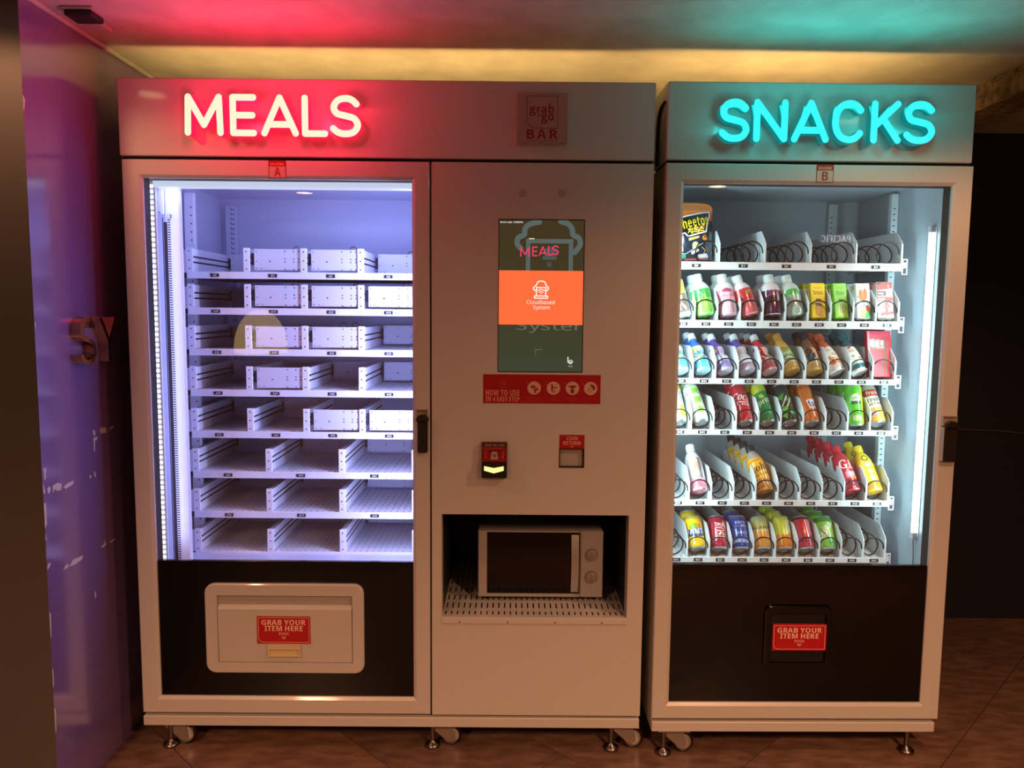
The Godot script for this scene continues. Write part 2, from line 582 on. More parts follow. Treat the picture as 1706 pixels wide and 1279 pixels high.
# ---------------------------------------------------------------- print
# A picture is drawn at twice its size from filled triangles, then halved.
class Ink:
	var img: Image
	var s := 2.0

	func _init(w: int, h: int, bg: Color) -> void:
		img = Image.create(w * 2, h * 2, false, Image.FORMAT_RGBA8)
		img.fill(bg)

	func box(x: float, y: float, w: float, h: float, c: Color) -> void:
		img.fill_rect(Rect2i(roundi(x * s), roundi(y * s), maxi(1, roundi(w * s)), maxi(1, roundi(h * s))), c)

	func fill(a: Vector2, b: Vector2, c: Vector2, col: Color) -> void:
		a *= s; b *= s; c *= s
		var t: Vector2
		if a.y > b.y: t = a; a = b; b = t
		if b.y > c.y: t = b; b = c; c = t
		if a.y > b.y: t = a; a = b; b = t
		var y0 := maxi(0, ceili(a.y - 0.5))
		var y1 := mini(img.get_height() - 1, ceili(c.y - 0.5) - 1)
		for y in range(y0, y1 + 1):
			var yy := y + 0.5
			var k := (yy - a.y) / maxf(c.y - a.y, 1e-6)
			var xa := a.x + (c.x - a.x) * k
			var xb: float
			if yy < b.y:
				xb = a.x + (b.x - a.x) * (yy - a.y) / maxf(b.y - a.y, 1e-6)
			else:
				xb = b.x + (c.x - b.x) * (yy - b.y) / maxf(c.y - b.y, 1e-6)
			var l := ceili(minf(xa, xb) - 0.5)
			var r := ceili(maxf(xa, xb) - 0.5)
			if r > l:
				img.fill_rect(Rect2i(l, y, r - l, 1), col)

	func poly(p: PackedVector2Array, col: Color) -> void:
		var ix := Geometry2D.triangulate_polygon(p)
		for k in range(0, ix.size(), 3):
			fill(p[ix[k]], p[ix[k + 1]], p[ix[k + 2]], col)

	func oval(x: float, y: float, rx: float, ry: float, col: Color) -> void:
		var p := PackedVector2Array()
		for k in 24:
			p.append(Vector2(x + rx * cos(TAU * k / 24), y + ry * sin(TAU * k / 24)))
		poly(p, col)

	func line(p: PackedVector2Array, w: float, col: Color) -> void:
		for k in p.size() - 1:
			var d := (p[k + 1] - p[k]).normalized().orthogonal() * w / 2
			fill(p[k] + d, p[k] - d, p[k + 1] - d, col)
			fill(p[k] + d, p[k + 1] - d, p[k + 1] + d, col)
		for q in p:
			oval(q.x, q.y, w / 2, w / 2, col)

	func texture() -> ImageTexture:
		img.resize(img.get_width() / 2, img.get_height() / 2, Image.INTERPOLATE_BILINEAR)
		return ImageTexture.create_from_image(img)


func glyphs(s: String, style: int) -> Array:   # triangles of a word and its bounds; style 0 plain, 1 bold, 2 serif bold
	var key := s + str(style)
	if not tms.has(key):
		var f := SystemFont.new()
		f.font_names = PackedStringArray(["Droid Serif" if style == 2 else "Droid Sans"])
		f.font_weight = 400 if style == 0 else 700
		var t := TextMesh.new()
		t.text = s
		t.font = f
		t.font_size = 32
		t.depth = 0.0
		t.pixel_size = 0.1
		t.curve_step = 1.5
		var a := t.get_mesh_arrays() if t.get_surface_count() else []
		var v: PackedVector3Array = a[Mesh.ARRAY_VERTEX] if a else PackedVector3Array()
		var ix: PackedInt32Array = a[Mesh.ARRAY_INDEX] if a and a[Mesh.ARRAY_INDEX] != null else PackedInt32Array(range(v.size()))
		var lo := Vector2(1e9, 1e9)
		var hi := -lo
		var p := PackedVector2Array()
		for k in ix:
			p.append(Vector2(v[k].x, -v[k].y))
			lo = lo.min(p[-1])
			hi = hi.max(p[-1])
		tms[key] = [p, lo, hi]
	return tms[key]


func word(ink: Ink, s: String, x0: float, y0: float, x1: float, y1: float, col: Color, style := 1, turn := 0.0, slant := 0.0) -> void:   # a word stretched into a rectangle, then turned about its middle
	var g := glyphs(s, style)
	var p: PackedVector2Array = g[0]
	var lo: Vector2 = g[1]
	var k := Vector2((x1 - x0) / maxf(g[2].x - lo.x, 1e-6), (y1 - y0) / maxf(g[2].y - lo.y, 1e-6))
	var mid := Vector2(x0 + x1, y0 + y1) / 2
	var q := PackedVector2Array()
	for v in p:
		var w := Vector2(x0, y0) + (v - lo) * k - mid
		w.x -= w.y * slant
		q.append(mid + w.rotated(turn))
	for i in range(0, q.size(), 3):
		ink.fill(q[i], q[i + 1], q[i + 2], col)


func draw(w: int, h: int, bg: String, ops: Array) -> ImageTexture:
	var k := Ink.new(w, h, hx(bg))
	for o in ops:
		match o[0]:
			"R": k.box(o[1], o[2], o[3], o[4], hx(o[5]))
			"C": k.oval(o[1], o[2], o[3], o[3], hx(o[4]))
			"E": k.oval(o[1], o[2], o[3], o[4], hx(o[5]))
			"P": k.poly(pairs(o[1]), hx(o[2]))
			"L": k.line(pairs(o[1]), o[2], hx(o[3]))
			"T": word(k, o[1], o[2], o[3], o[4], o[5], hx(o[6]), o[7] if o.size() > 7 else 1, o[8] if o.size() > 8 else 0.0, o[9] if o.size() > 9 else 0.0)
			"G":   # a vertical fade from one colour to another
				for i in int(o[4]):
					k.box(o[1], o[2] + i, o[3], 1.01, hx(o[5]).lerp(hx(o[6]), i / float(o[4])))
	return k.texture()


func pairs(a: Array) -> PackedVector2Array:
	var p := PackedVector2Array()
	for k in range(0, a.size(), 2):
		p.append(Vector2(a[k], a[k + 1]))
	return p


# ---------------------------------------------------------------- the room
func room() -> void:
	structure("floor", bx(Vector3(-2.7, -0.1, -1.3), Vector3(6.3, -0.006, 5.1)), M.floor)
	var base: Node3D = get_node("floor")
	var region := PackedVector2Array([Vector2(-0.088, -1.9), Vector2(4.6, -1.9), Vector2(4.6, 1.18), Vector2(-0.088, 1.18)])   # x, -z
	var t := 0.46
	for i in range(-4, 12):
		for j in range(-8, 9):
			var c := Vector2(1.424, -0.0125) + (Vector2(i, j) * t).rotated(PI / 4)
			var sq := PackedVector2Array()
			for k in [[0, 0], [1, 0], [1, 1], [0, 1]]:
				sq.append(c + (Vector2(k[0], k[1]) * (t - 0.003)).rotated(PI / 4))
			for q in Geometry2D.intersect_polygons(sq, region):
				var st := mb()
				prism(st, q, -0.006, 0.0)
				var o := part("floor_tile", done(st), M["tile%d" % (absi(i * 5 + j * 3) % 3)], base)
				o.rotation.x = -PI / 2
	structure("ceiling", bx(Vector3(-2.7, CEIL, -1.3), Vector3(6.3, CEIL + 0.1, 5.1)), M.ceiling)
	structure("wall_back", bx(Vector3(WALLX, 0, BACKZ - 0.12), Vector3(6.3, CEIL, BACKZ)), M.black_wall)
	structure("wall_right", bx(Vector3(6.2, 0, BACKZ), Vector3(6.3, CEIL, 5.0)), M.black_wall)
	structure("wall_rear", bx(Vector3(-2.7, 0, 5.0), Vector3(6.3, CEIL, 5.1)), M.room_wall)
	structure("wall_outer", bx(Vector3(-2.7, 0, 0.34), Vector3(-2.6, CEIL, 5.0)), M.room_wall)
	# the navy wall with its brown end
	var a := mb()
	var b := mb()
	var zf := 0.335
	quad(a, Vector3(WALLX, 0, zf), Vector3(WALLX, 0, BACKZ - 0.12), Vector3(WALLX, CEIL, BACKZ - 0.12), Vector3(WALLX, CEIL, zf), Vector3(1, 0, 0))
	loft(b, [rect(-2.7, 0, WALLX, CEIL, BACKZ - 0.12), rect(-2.7, 0, WALLX, CEIL, BACKZ - 0.119)])
	quad(b, Vector3(-2.7, 0, zf), Vector3(WALLX, 0, zf), Vector3(WALLX, CEIL, zf), Vector3(-2.7, CEIL, zf), Vector3(0, 0, 1))
	quad(b, Vector3(-2.7, 0, BACKZ - 0.12), Vector3(WALLX, 0, BACKZ - 0.12), Vector3(WALLX, CEIL, BACKZ - 0.12), Vector3(-2.7, CEIL, BACKZ - 0.12), Vector3(0, 0, -1))
	quad(b, Vector3(-2.7, 0, zf), Vector3(-2.7, 0, BACKZ), Vector3(-2.7, CEIL, BACKZ), Vector3(-2.7, CEIL, zf), Vector3(-1, 0, 0))
	var wl := structure("wall_left", join([[a, M.navy], [b, M.brown_wall]]), M.navy)
	var chips := [[-0.019, 1.104, 0.016, 1.101, 0.016, 1.083, -0.018, 1.087], [0.037, 1.095, 0.055, 1.101, 0.073, 1.096, 0.041, 1.088], [-0.064, 1.105, -0.052, 1.103, -0.05, 1.086, -0.062, 1.087], [-0.062, 1.081, -0.037, 1.079, -0.042, 1.069, -0.053, 1.069, -0.058, 1.034, -0.062, 1.035], [-0.067, 0.972, -0.061, 0.971, -0.057, 0.952, -0.065, 0.954], [-0.094, 0.963, -0.087, 0.966, -0.086, 0.955, -0.093, 0.955], [-0.315, 0.975, -0.306, 0.98, -0.299, 0.972, -0.305, 0.958, -0.314, 0.962], [-0.289, 0.977, -0.264, 0.981, -0.244, 0.973, -0.248, 0.956, -0.266, 0.956, -0.28, 0.965, -0.29, 0.955], [-0.236, 0.961, -0.215, 0.968, -0.181, 0.969, -0.188, 0.958, -0.226, 0.953]]
	chips += [[-0.044, 0.721, -0.026, 0.721, -0.021, 0.733, -0.016, 0.716, -0.039, 0.715], [0.011, 0.719, 0.044, 0.721, 0.045, 0.718, 0.013, 0.715], [-0.225, 0.715, -0.203, 0.73, -0.15, 0.725, -0.158, 0.715, -0.198, 0.712], [-0.256, 0.715, -0.245, 0.726, -0.23, 0.725, -0.232, 0.715], [-0.334, 0.742, -0.33, 0.758, -0.316, 0.759, -0.322, 0.748], [-0.328, 1.037, -0.316, 1.035, -0.321, 1.002, -0.328, 1.005], [-0.334, 0.997, -0.33, 0.987, -0.325, 0.966, -0.334, 0.964], [-0.334, 0.938, -0.325, 0.936, -0.325, 0.875, -0.334, 0.865], [-0.334, 0.848, -0.332, 0.844, -0.33, 0.827, -0.334, 0.831]]
	chips += [[-0.334, 1.45, -0.329, 1.447, -0.331, 1.436, -0.334, 1.43], [-0.334, 0.62, -0.329, 0.61, -0.331, 0.55, -0.334, 0.54], [-0.334, 0.45, -0.331, 0.44, -0.33, 0.40, -0.334, 0.39], [-0.334, 0.33, -0.328, 0.32, -0.331, 0.25, -0.334, 0.26], [-0.334, 2.06, -0.326, 2.05, -0.33, 2.03, -0.334, 2.02], [-0.095, 0.585, -0.09, 0.59, -0.087, 0.57, -0.094, 0.565]]
	for p in chips:
		var st := mb()
		prism(st, pairs(p), -0.001, 0.0008)
		var o := part("peeled_patch", done(st), M.plaster, wl, Vector3(WALLX, 0, 0))
		o.rotation.y = PI / 2
	structure("trim_1", bx(Vector3(WALLX, CEIL - 0.012, BACKZ), Vector3(WALLX + 0.016, CEIL, 0.33), 0.003), M.ceiling)
	# the dropped concrete edge at the right
	var bm := structure("trim_2", bx(Vector3(2.941, 2.238, BACKZ), Vector3(3.10, CEIL, 1.6), 0.004), M.concrete)
	for k in 11:
		var st := mb()
		var z := -1.0 + k * 0.11 + rng.randf() * 0.04
		var p := PackedVector2Array()
		for q in 10:
			p.append(Vector2(rng.randf_range(0.018, 0.03) * cos(TAU * q / 10), rng.randf_range(0.004, 0.009) * sin(TAU * q / 10)))
		prism(st, p, 0.0, 0.005)
		var o := part("flaking_plaster", done(st), M.concrete, bm, Vector3(2.941, 2.318 - 0.035 * float(k % 4 == 1) - 0.06 * float(k % 5 == 3), z))
		o.rotation.y = -PI / 2


func small_things() -> void:
	# two metal letters on the navy wall
	for d in [["S", -0.167, -0.079, "polished metal letter S mounted on the glossy navy wall"], ["Y", -0.052, 0.05, "polished metal letter Y on the navy wall, in the shade beside the machine"]]:
		var st := mb()
		for p in letter_polys(d[0], d[1], d[2], 1.318, 1.462, 0.0068):
			prism(st, p, 0.0, 0.032)
		var o := part("wall_letter", done(st), M.gold, self, Vector3(WALLX, 0, 0))
		o.rotation.y = PI / 2
		tag(o, d[3], "letter", "metal letters on the navy wall")
	# ceiling lamps
	var spots := [[Vector3(-0.19, CEIL, 0.65), "round recessed ceiling lamp whose glint shows left of the MEALS sign"], [Vector3(2.73, CEIL, 0.97), "round recessed ceiling lamp whose glint shows in the letter C of SNACKS"], [Vector3(-0.27, CEIL, 3.2), "round recessed ceiling lamp mirrored in the glass of the tray machine"], [Vector3(2.66, CEIL, 2.75), "round recessed ceiling lamp mirrored in the glass of the snack machine"]]
	for s in spots:
		var t := thing("ceiling_downlight", s[1], "lamp", Transform3D(Basis(), s[0]), "recessed ceiling lamps")
		part("trim_ring", turned([[0.058, -0.006], [0.085, -0.006], [0.088, 0.0]]), M.paint, t)
		part("lamp_diffuser", turned([[0.0, -0.004], [0.058, -0.004], [0.06, 0.0]]), M.lamp_warm, t)
	var v := thing("ceiling_bracket", "small dark slotted box fixed to the ceiling above the navy wall", "bracket", Transform3D(Basis(), Vector3(0.01, CEIL, 0.15)))
	part("plate", bx(Vector3(-0.045, -0.006, -0.085), Vector3(0.045, 0, 0.085), 0.002), M.paint_side, v)
	part("housing", bx(Vector3(-0.040, -0.022, 0.005), Vector3(0.038, -0.006, 0.075), 0.003), M.dark_paint_and_shade, v)
	part("arm", bx(Vector3(-0.012, -0.016, -0.075), Vector3(0.022, -0.006, 0.005), 0.002), M.paint_side, v)
	# a thin cable along the dark wall
	var st2 := mb()
	tube(st2, PackedVector3Array([Vector3(3.15, 0.95, BACKZ + 0.004), Vector3(3.36, 0.943, BACKZ + 0.004), Vector3(3.5, 0.938, BACKZ + 0.005), Vector3(3.6, 0.936, BACKZ + 0.004), Vector3(3.72, 0.922, BACKZ + 0.004), Vector3(4.1, 0.90, BACKZ + 0.004)]), 0.004)
	tag(part("wall_cable", done(st2), M.steel, self), "thin grey cable running along the dark wall right of the snack machine", "cable")
	# what the machine glass mirrors: a lampshade and a lit sign on the far side of the room
	var lamp := thing("pendant_lamp", "warm dome lampshade that shows as a reflection in the tray machine's glass", "lamp", Transform3D(Basis(), Vector3(-0.935, 1.10, 4.2)))
	var sp := []
	for k in 9:
		var a := PI / 2 * k / 8
		sp.append([0.222 * cos(a) + 0.004, 0.03 + 0.345 * sin(a)])
	part("lamp_shade", turned([[0.22, 0.0]] + sp), M.shade_glow, lamp)
	var cd := mb()
	tube(cd, PackedVector3Array([Vector3(0, 0.37, 0), Vector3(0, CEIL - 1.10, 0)]), 0.005)
	part("cord", done(cd), M.black, lamp)
	var sign := thing("lit_wall_sign", "white lit letters that show as a mirrored reflection above the upper spirals", "sign", Transform3D(Basis(Vector3.UP, PI), Vector3(4.46, 2.17, 4.995)))
	var tm := TextMesh.new()
	tm.text = "PACIFIC"
	tm.font = SystemFont.new()
	tm.font.font_names = PackedStringArray(["Droid Sans"])
	tm.font_size = 32
	tm.pixel_size = 0.0026
	tm.depth = 0.01
	tm.vertical_alignment = VERTICAL_ALIGNMENT_BOTTOM
	part("sign_lettering", tm, M.white_sign, sign, Vector3(0, -0.02, 0.012))


# ---------------------------------------------------------------- parts both machines have
func letters_on(root: Node3D, list: Array, y0: float, y1: float, r: float, face: String, side: String) -> void:
	for d in list:
		var f := mb()
		var s := mb()
		var lift := 0.042
		for p in letter_polys(d[0], d[1], d[2], y0, y1, r):
			prism(f, p, 0.012, lift, s)
			lift -= 0.0004
		part("sign_letter", join([[f, M[face]], [s, M[side]]]), M[face], root, Vector3.ZERO, "lit letter %s" % d[0])


func sign_box(root: Node3D, w: float) -> void:
	var st := mb()
	box(st, Vector3(0, 1.967, -0.02), Vector3(w, 2.205, 0), 0.0025)
	box(st, Vector3(0, 1.967, -0.24), Vector3(0.014, 2.205, -0.02))
	box(st, Vector3(w - 0.014, 1.967, -0.24), Vector3(w, 2.205, -0.02))
	part("sign_board", done(st), M.paint, root)


func door_frame(root: Node3D, o: Array, n: Array) -> void:   # outer and inner rectangle: x0, y0, x1, y1
	var st := mb()
	var r := func(e: Array, g: float, z: float): return rect(e[0] - g, e[1] - g, e[2] + g, e[3] + g, z)
	loft(st, [r.call(o, 0.0, -0.028), r.call(o, 0.0, -0.003), r.call(o, -0.003, 0.0), r.call(n, 0.010, 0.0), r.call(n, 0.0, -0.006), r.call(n, 0.0, -0.014)])
	part("door_frame", done(st), M.paint, root)
	var g := mb()
	loft(g, [r.call(n, 0.0, -0.014), r.call(n, 0.0, -0.055), r.call(n, 0.03, -0.055)])
	part("gasket", done(g), M.rubber, root)


func pull_handle(root: Node3D, x0: float, y0: float, x1: float, y1: float) -> void:
	var h := part("door_handle", bx(Vector3(x0 + 0.004, y0, 0), Vector3(x1, y1 - 0.035, 0.016), 0.004), M.handle, root)
	var st := mb()
	var xm := (x0 + x1) / 2
	var p := PackedVector2Array()
	for k in 13:
		var a := PI * k / 12
		p.append(Vector2(xm + 0.002 + 0.021 * cos(a), y1 - 0.035 + 0.021 * sin(a)))
	prism(st, p, 0.0, 0.022)
	part("grip", done(st), M.handle, h)
	var c := mb()
	loft(c, [rect(x0 - 0.001, y1 - 0.03, x1 + 0.001, y1 + 0.002, 0.0), rect(x0 + 0.001, y1 - 0.03, x1 - 0.001, y1, 0.008), rect(x0 + 0.006, y1 - 0.024, x1 - 0.006, y1 - 0.008, 0.003)])
	quad(c, Vector3(x0 + 0.006, y1 - 0.024, 0.003), Vector3(x1 - 0.006, y1 - 0.024, 0.003), Vector3(x1 - 0.006, y1 - 0.008, 0.003), Vector3(x0 + 0.006, y1 - 0.008, 0.003), Vector3(0, 0, 1))
	part("grip_recess", done(c), M.handle_cup, h)
	part("side_strip", bx(Vector3(x0, y0 + 0.002, 0), Vector3(x0 + 0.004, y1 - 0.035, 0.013)), M.paint_side, h)
	var k := mb()
	disc(k, Vector3(xm + 0.002, y0 + 0.035, 0.0165), 0.0055, 12, 0.0008)
	part("keyhole", done(k), M.gap_shade, h)


func caster(root: Node3D, x: float, z: float, side := 1.0) -> void:   # the wheel stands sideways, its face to the viewer
	var f := mb()
	for s in [-1.0, 1.0]:
		var p := PackedVector2Array([Vector2(-0.050 * side, 0.082), Vector2(0.030 * side, 0.082), Vector2(0.038 * side, 0.058), Vector2(0.043 * side, 0.028), Vector2(0.030 * side, 0.020), Vector2(0.014 * side, 0.024), Vector2(-0.018 * side, 0.052)])
		prism(f, p, s * 0.019 - 0.0015, s * 0.019 + 0.0015)
	box(f, Vector3(-0.056, 0.081, -0.035), Vector3(0.052, 0.085, 0.035), 0.001)
	var c := part("caster", done(f), M.fork, root, Vector3(x, 0, z))
	var w := mb()
	var lay := Transform3D(Basis(Vector3.RIGHT, PI / 2), Vector3(0.032 * side, 0.037, 0))
	lathe(w, [[0.0, -0.014], [0.028, -0.014], [0.031, -0.016], [0.037, -0.011], [0.037, 0.011], [0.031, 0.016], [0.028, 0.014], [0.0, 0.014]], 28, lay)
	part("wheel", done(w), M.wheel, c)
	var hb := mb()
	lathe(hb, [[0.0, -0.017], [0.020, -0.017], [0.0275, -0.0145], [0.0275, 0.0145], [0.020, 0.017], [0.0, 0.017]], 24, lay)
	part("hub", done(hb), M.tin, c)


func foot(root: Node3D, x: float, z: float) -> void:
	part("levelling_foot", turned([[0.0, 0.0], [0.024, 0.0], [0.026, 0.003], [0.025, 0.010], [0.020, 0.013], [0.011, 0.020], [0.008, 0.024], [0.008, 0.086], [0.0, 0.086]], 18), M.chrome, root, Vector3(x, 0, z))


func price_atlas() -> void:
	var k := Ink.new(512, 264, hx("141418"))
	for n in range(88):
		var s := tag_text(n)
		if s:
			var x := (n % 8) * 64
			var y := (n / 8) * 24
			var w := 9 * s.length()
			word(k, s, x + 32 - w / 2.0 - 4, y + 5, x + 32 + w / 2.0 + 4, y + 19, hx("e8ecf2"))
	tag_mat = printed(k.texture(), 0.5)


func tag_text(n: int) -> String:
	if n < 20:
		return "A%s%d" % ["" if n < 4 else str([0, 2, 3, 4, 5][n / 4]), n % 4]
	if n < 29:
		return "A%d%d" % [6 + (n - 20) / 3, (n - 20) % 3]
	if n < 34:
		return "B%d" % (n - 29)
	if n < 84:
		return "B%d%d" % [2 + (n - 34) / 10, (n - 34) % 10]
	return ""


func price_tag(parent: Node3D, n: int, x: float, y: float, z: float) -> void:
	var f := mb()
	var u := Vector2((n % 8) / 8.0, (n / 8) * 24 / 264.0)
	var d := Vector2(1 / 8.0, 24 / 264.0)
	var hw := 0.0155
	var hh := 0.0058
	quad(f, Vector3(x - hw, y - hh, z + 0.001), Vector3(x + hw, y - hh, z + 0.001), Vector3(x + hw, y + hh, z + 0.001), Vector3(x - hw, y + hh, z + 0.001), Vector3(0, 0, 1), [u + Vector2(0, d.y), u + d, u + Vector2(d.x, 0), u])
	var e := mb()
	loft(e, [rect(x - hw, y - hh, x + hw, y + hh, z), rect(x - hw, y - hh, x + hw, y + hh, z + 0.001)])
	part("price_tag", join([[f, tag_mat], [e, M.black]]), tag_mat, parent)


func cabinet(root: Node3D, w: float, split: float, shell: String, liner: String, inner: Array) -> void:   # inner: x0, y0, x1, y1, z of the lit compartment
	var st := mb()
	box(st, Vector3(0.002, 0.121, -0.82), Vector3(0.034, 1.957, -0.03))
	box(st, Vector3(w - 0.034, 0.121, -0.82), Vector3(w - 0.002, 1.957, -0.03))
	box(st, Vector3(0.034, 0.121, -0.82), Vector3(w - 0.034, 1.957, -0.79))
	box(st, Vector3(0.034, 1.945, -0.79), Vector3(w - 0.034, 1.957, -0.03))
	box(st, Vector3(0.034, 0.121, -0.79), Vector3(w - 0.034, 0.14, -0.03))
	if split > 0:
		box(st, Vector3(split - 0.01, 0.14, -0.79), Vector3(split + 0.01, 1.945, -0.032))
	part("cabinet", done(st), M[shell], root)
	var l := mb()
	box(l, Vector3(inner[0] - 0.006, inner[1], inner[4]), Vector3(inner[0], inner[3], -0.032))
	box(l, Vector3(inner[2], inner[1], inner[4]), Vector3(inner[2] + 0.006, inner[3], -0.032))
	box(l, Vector3(inner[0] - 0.006, inner[1], inner[4] - 0.006), Vector3(inner[2] + 0.006, inner[3], inner[4]))
	box(l, Vector3(inner[0] - 0.006, inner[3], inner[4] - 0.006), Vector3(inner[2] + 0.006, inner[3] + 0.006, -0.032))
	box(l, Vector3(inner[0] - 0.006, inner[1] - 0.006, inner[4] - 0.006), Vector3(inner[2] + 0.006, inner[1], -0.032))
	part("liner", done(l), M[liner], root)
	part("base_plinth", bx(Vector3(0.003, 0.085, -0.80), Vector3(w - 0.001, 0.1205, -0.002), 0.003), M.paint, root)
	part("seam_shade", bx(Vector3(0.006, 0.1205, -0.79), Vector3(w - 0.006, 0.1325, -0.028)), M.gap_shade, root, Vector3.ZERO, "dark strip drawn as shade above the plinth")  # solid dark bar, painted as the shade of the joint
	part("seam_shade", bx(Vector3(0.006, 1.957, -0.20), Vector3(w - 0.006, 1.967, -0.012)), M.gap_shade, root, Vector3.ZERO, "dark strip drawn as shade below the sign board")  # same dark bar, shade put into its colour


func grab_print() -> ImageTexture:
	return draw(520, 264, "b91420", [["L", [14, 14, 506, 14, 506, 250, 60, 250, 40, 246, 24, 234, 15, 214, 14, 14], 5.0, "e6b7a8"], ["T", "GRAB YOUR", 46, 34, 474, 84, "f3d6c6"], ["T", "ITEM HERE", 74, 92, 446, 142, "f3d6c6"], ["T", "PUSH", 214, 156, 306, 182, "e6b7a8"], ["P", [234, 196, 286, 196, 268, 220, 252, 220], "d99a80"]])


func machine_print(ch: String) -> ImageTexture:
	return draw(132, 132, "c4b4ae", [["R", 0, 0, 132, 44, "9c101a"], ["R", 0, 0, 6, 132, "8a1018"], ["R", 126, 0, 6, 132, "8a1018"], ["R", 0, 126, 132, 6, "8a1018"], ["T", "MACHINE", 16, 16, 116, 36, "e6b0a0"], ["T", ch, 44, 52, 90, 118, "9c101a"]])


# ---------------------------------------------------------------- the tray machine
func machine_a() -> void:
	price_atlas()
	var w := 1.6817
	var r := thing("vending_machine", "wide white vending machine with a red-lit MEALS sign, metal trays and a microwave bay", "vending machine")
	cabinet(r, w, 0.975, "paint_side", "liner_a", [0.045, 0.60, 0.938, 1.935, -0.72])
	sign_box(r, w)
	letters_on(r, [["M", 0.2239, 0.3443], ["E", 0.3639, 0.4467], ["A", 0.4596, 0.5757], ["L", 0.5849, 0.6659], ["S", 0.6715, 0.7673]], 2.0205, 2.147, 0.0100, "red_face", "red_side")
	var cv := part("cove_light", bx(Vector3(0.09, 2.005, -0.145), Vector3(1.59, 2.02, -0.12), 0.003), M.cove, r)
	part("light_base", bx(Vector3(0.08, 1.957, -0.15), Vector3(1.60, 2.005, -0.113)), M.paint_side, cv)
	part("added_light_shield", bx(Vector3(0.08, 2.005, -0.117), Vector3(1.60, 2.16, -0.113)), M.paint_side, cv)  # unseen plate, added to cut off the warm glow on the ceiling
	# brand plate
	var lg := draw(312, 304, "ad9290", [["L", [60, 19, 252, 19, 252, 214, 104, 214, 84, 206, 68, 190, 60, 168, 60, 19], 3.5, "7c1418"], ["T", "B", 60, 222, 106, 280, "8e141c", 1], ["T", "A", 124, 222, 182, 280, "8e141c", 1], ["T", "R", 204, 222, 254, 280, "8e141c", 1], ["T", "grab", 75, 68, 228, 140, "8e141c", 1], ["T", "go", 148, 126, 228, 188, "8e141c", 1], ["T", "'N", 120, 126, 142, 142, "7c1418", 1], ["R", 60, 290, 192, 5, "92706e"]])
	part("brand_plate", facing(Vector3(1.2483, 2.0145, 0), 0.156, 0.151, 0.018, printed(lg, 0.35), M.paint_side), null, r)
	# glass door
	door_frame(r, [0.0045, 0.1325, 0.9735, 1.9565], [0.0662, 0.190, 0.9175, 1.8995])
	part("window_glass", bx(Vector3(0.064, 0.655, -0.0135), Vector3(0.9195, 1.901, -0.0120)), M.glass, r)
	part("lower_panel", bx(Vector3(0.064, 0.188, -0.026), Vector3(0.9195, 0.657, -0.0122), 0.001), M.black_glass, r)
	part("machine_label", facing(Vector3(0.4666, 1.9015, 0.0), 0.0556, 0.0545, 0.0008, printed(machine_print("A"), 0.3), M.plaster), null, r)
	pull_handle(r, 0.9304, 1.0305, 0.9671, 1.1704)
	# pick-up hatch
	var pf := mb()
	var o := rect(0.2238, 0.2746, 0.7522, 0.5822, -0.012, 0.032)
	var o1 := rect(0.2238, 0.2746, 0.7522, 0.5822, -0.001, 0.032)
	var o2 := rect(0.2268, 0.2776, 0.7492, 0.5792, 0.002, 0.030)
	var i1 := rect(0.2646, 0.3112, 0.7146, 0.5432, 0.002, 0.001)
	var i2 := rect(0.2646, 0.3112, 0.7146, 0.5432, -0.012, 0.001)
	loft(pf, [o, o1, o2, i1, i2])
	var hatch := part("hatch_frame", done(pf), M.paint, r)
	part("hatch_back", bx(Vector3(0.2646, 0.3112, -0.0122), Vector3(0.7146, 0.5432, -0.0115)), M.paint_side, hatch)
	var fl := mb()
	var prof := PackedVector2Array([Vector2(-0.0115, 0.3135), Vector2(-0.001, 0.3135), Vector2(0.0035, 0.4965), Vector2(-0.007, 0.5085), Vector2(-0.0115, 0.5085)])
	prism(fl, prof, 0.2668, 0.7120)
	var turned_flap := mb()
	turned_flap.append_from(done(fl), 0, Transform3D(Basis(Vector3(0, 0, 1), Vector3(0, 1, 0), Vector3(1, 0, 0)), Vector3.ZERO))
	part("hatch_flap", reskin(done(turned_flap)), M.paint, hatch)
	part("hatch_sticker", facing(Vector3(0.3965, 0.3790, 0.0015), 0.1780, 0.0945, 0.0022, printed(grab_print(), 0.35), M.cap_red), null, hatch)
	var hd := mb()
	loft(hd, [rect(0.4325, 0.3359, 0.5417, 0.3727, -0.001), rect(0.4325, 0.3359, 0.5417, 0.3727, 0.010), rect(0.4375, 0.3405, 0.5367, 0.3605, 0.010), rect(0.4405, 0.3425, 0.5337, 0.3590, 0.001)])
	quad(hd, Vector3(0.4405, 0.3425, 0.001), Vector3(0.5337, 0.3425, 0.001), Vector3(0.5337, 0.3590, 0.001), Vector3(0.4405, 0.3590, 0.001), Vector3(0, 0, 1))
	part("hatch_handle", done(hd), M.cream, hatch)
	# lights and lift inside
	var ls := part("light_strip", bx(Vector3(0.046, 0.61, -0.088), Vector3(0.072, 1.905, -0.078)), M.white_steel, r)
	var ch := mb()
	for k in 74:
		var y := 0.625 + k * 0.0172
		box(ch, Vector3(0.0525, y, -0.078), Vector3(0.0655, y + 0.0095, -0.0745), 0.001)
	part("light_chips", done(ch), M.led, ls).set_meta("kind", "stuff")
	var ts := part("light_housing", bx(Vector3(0.06, 1.905, -0.115), Vector3(0.93, 1.934, -0.06), 0.002), M.white_steel, r)
	part("light_diffuser", bx(Vector3(0.07, 1.882, -0.110), Vector3(0.92, 1.905, -0.064), 0.004), glow_soft(), ts)
	var mast := part("lift_mast", bx(Vector3(0.083, 0.61, -0.142), Vector3(0.1316, 1.90, -0.121), 0.002), M.white_steel, r)
	var rail := mb()
	box(rail, Vector3(0.0755, 0.615, -0.118), Vector3(0.077, 1.79, -0.114))
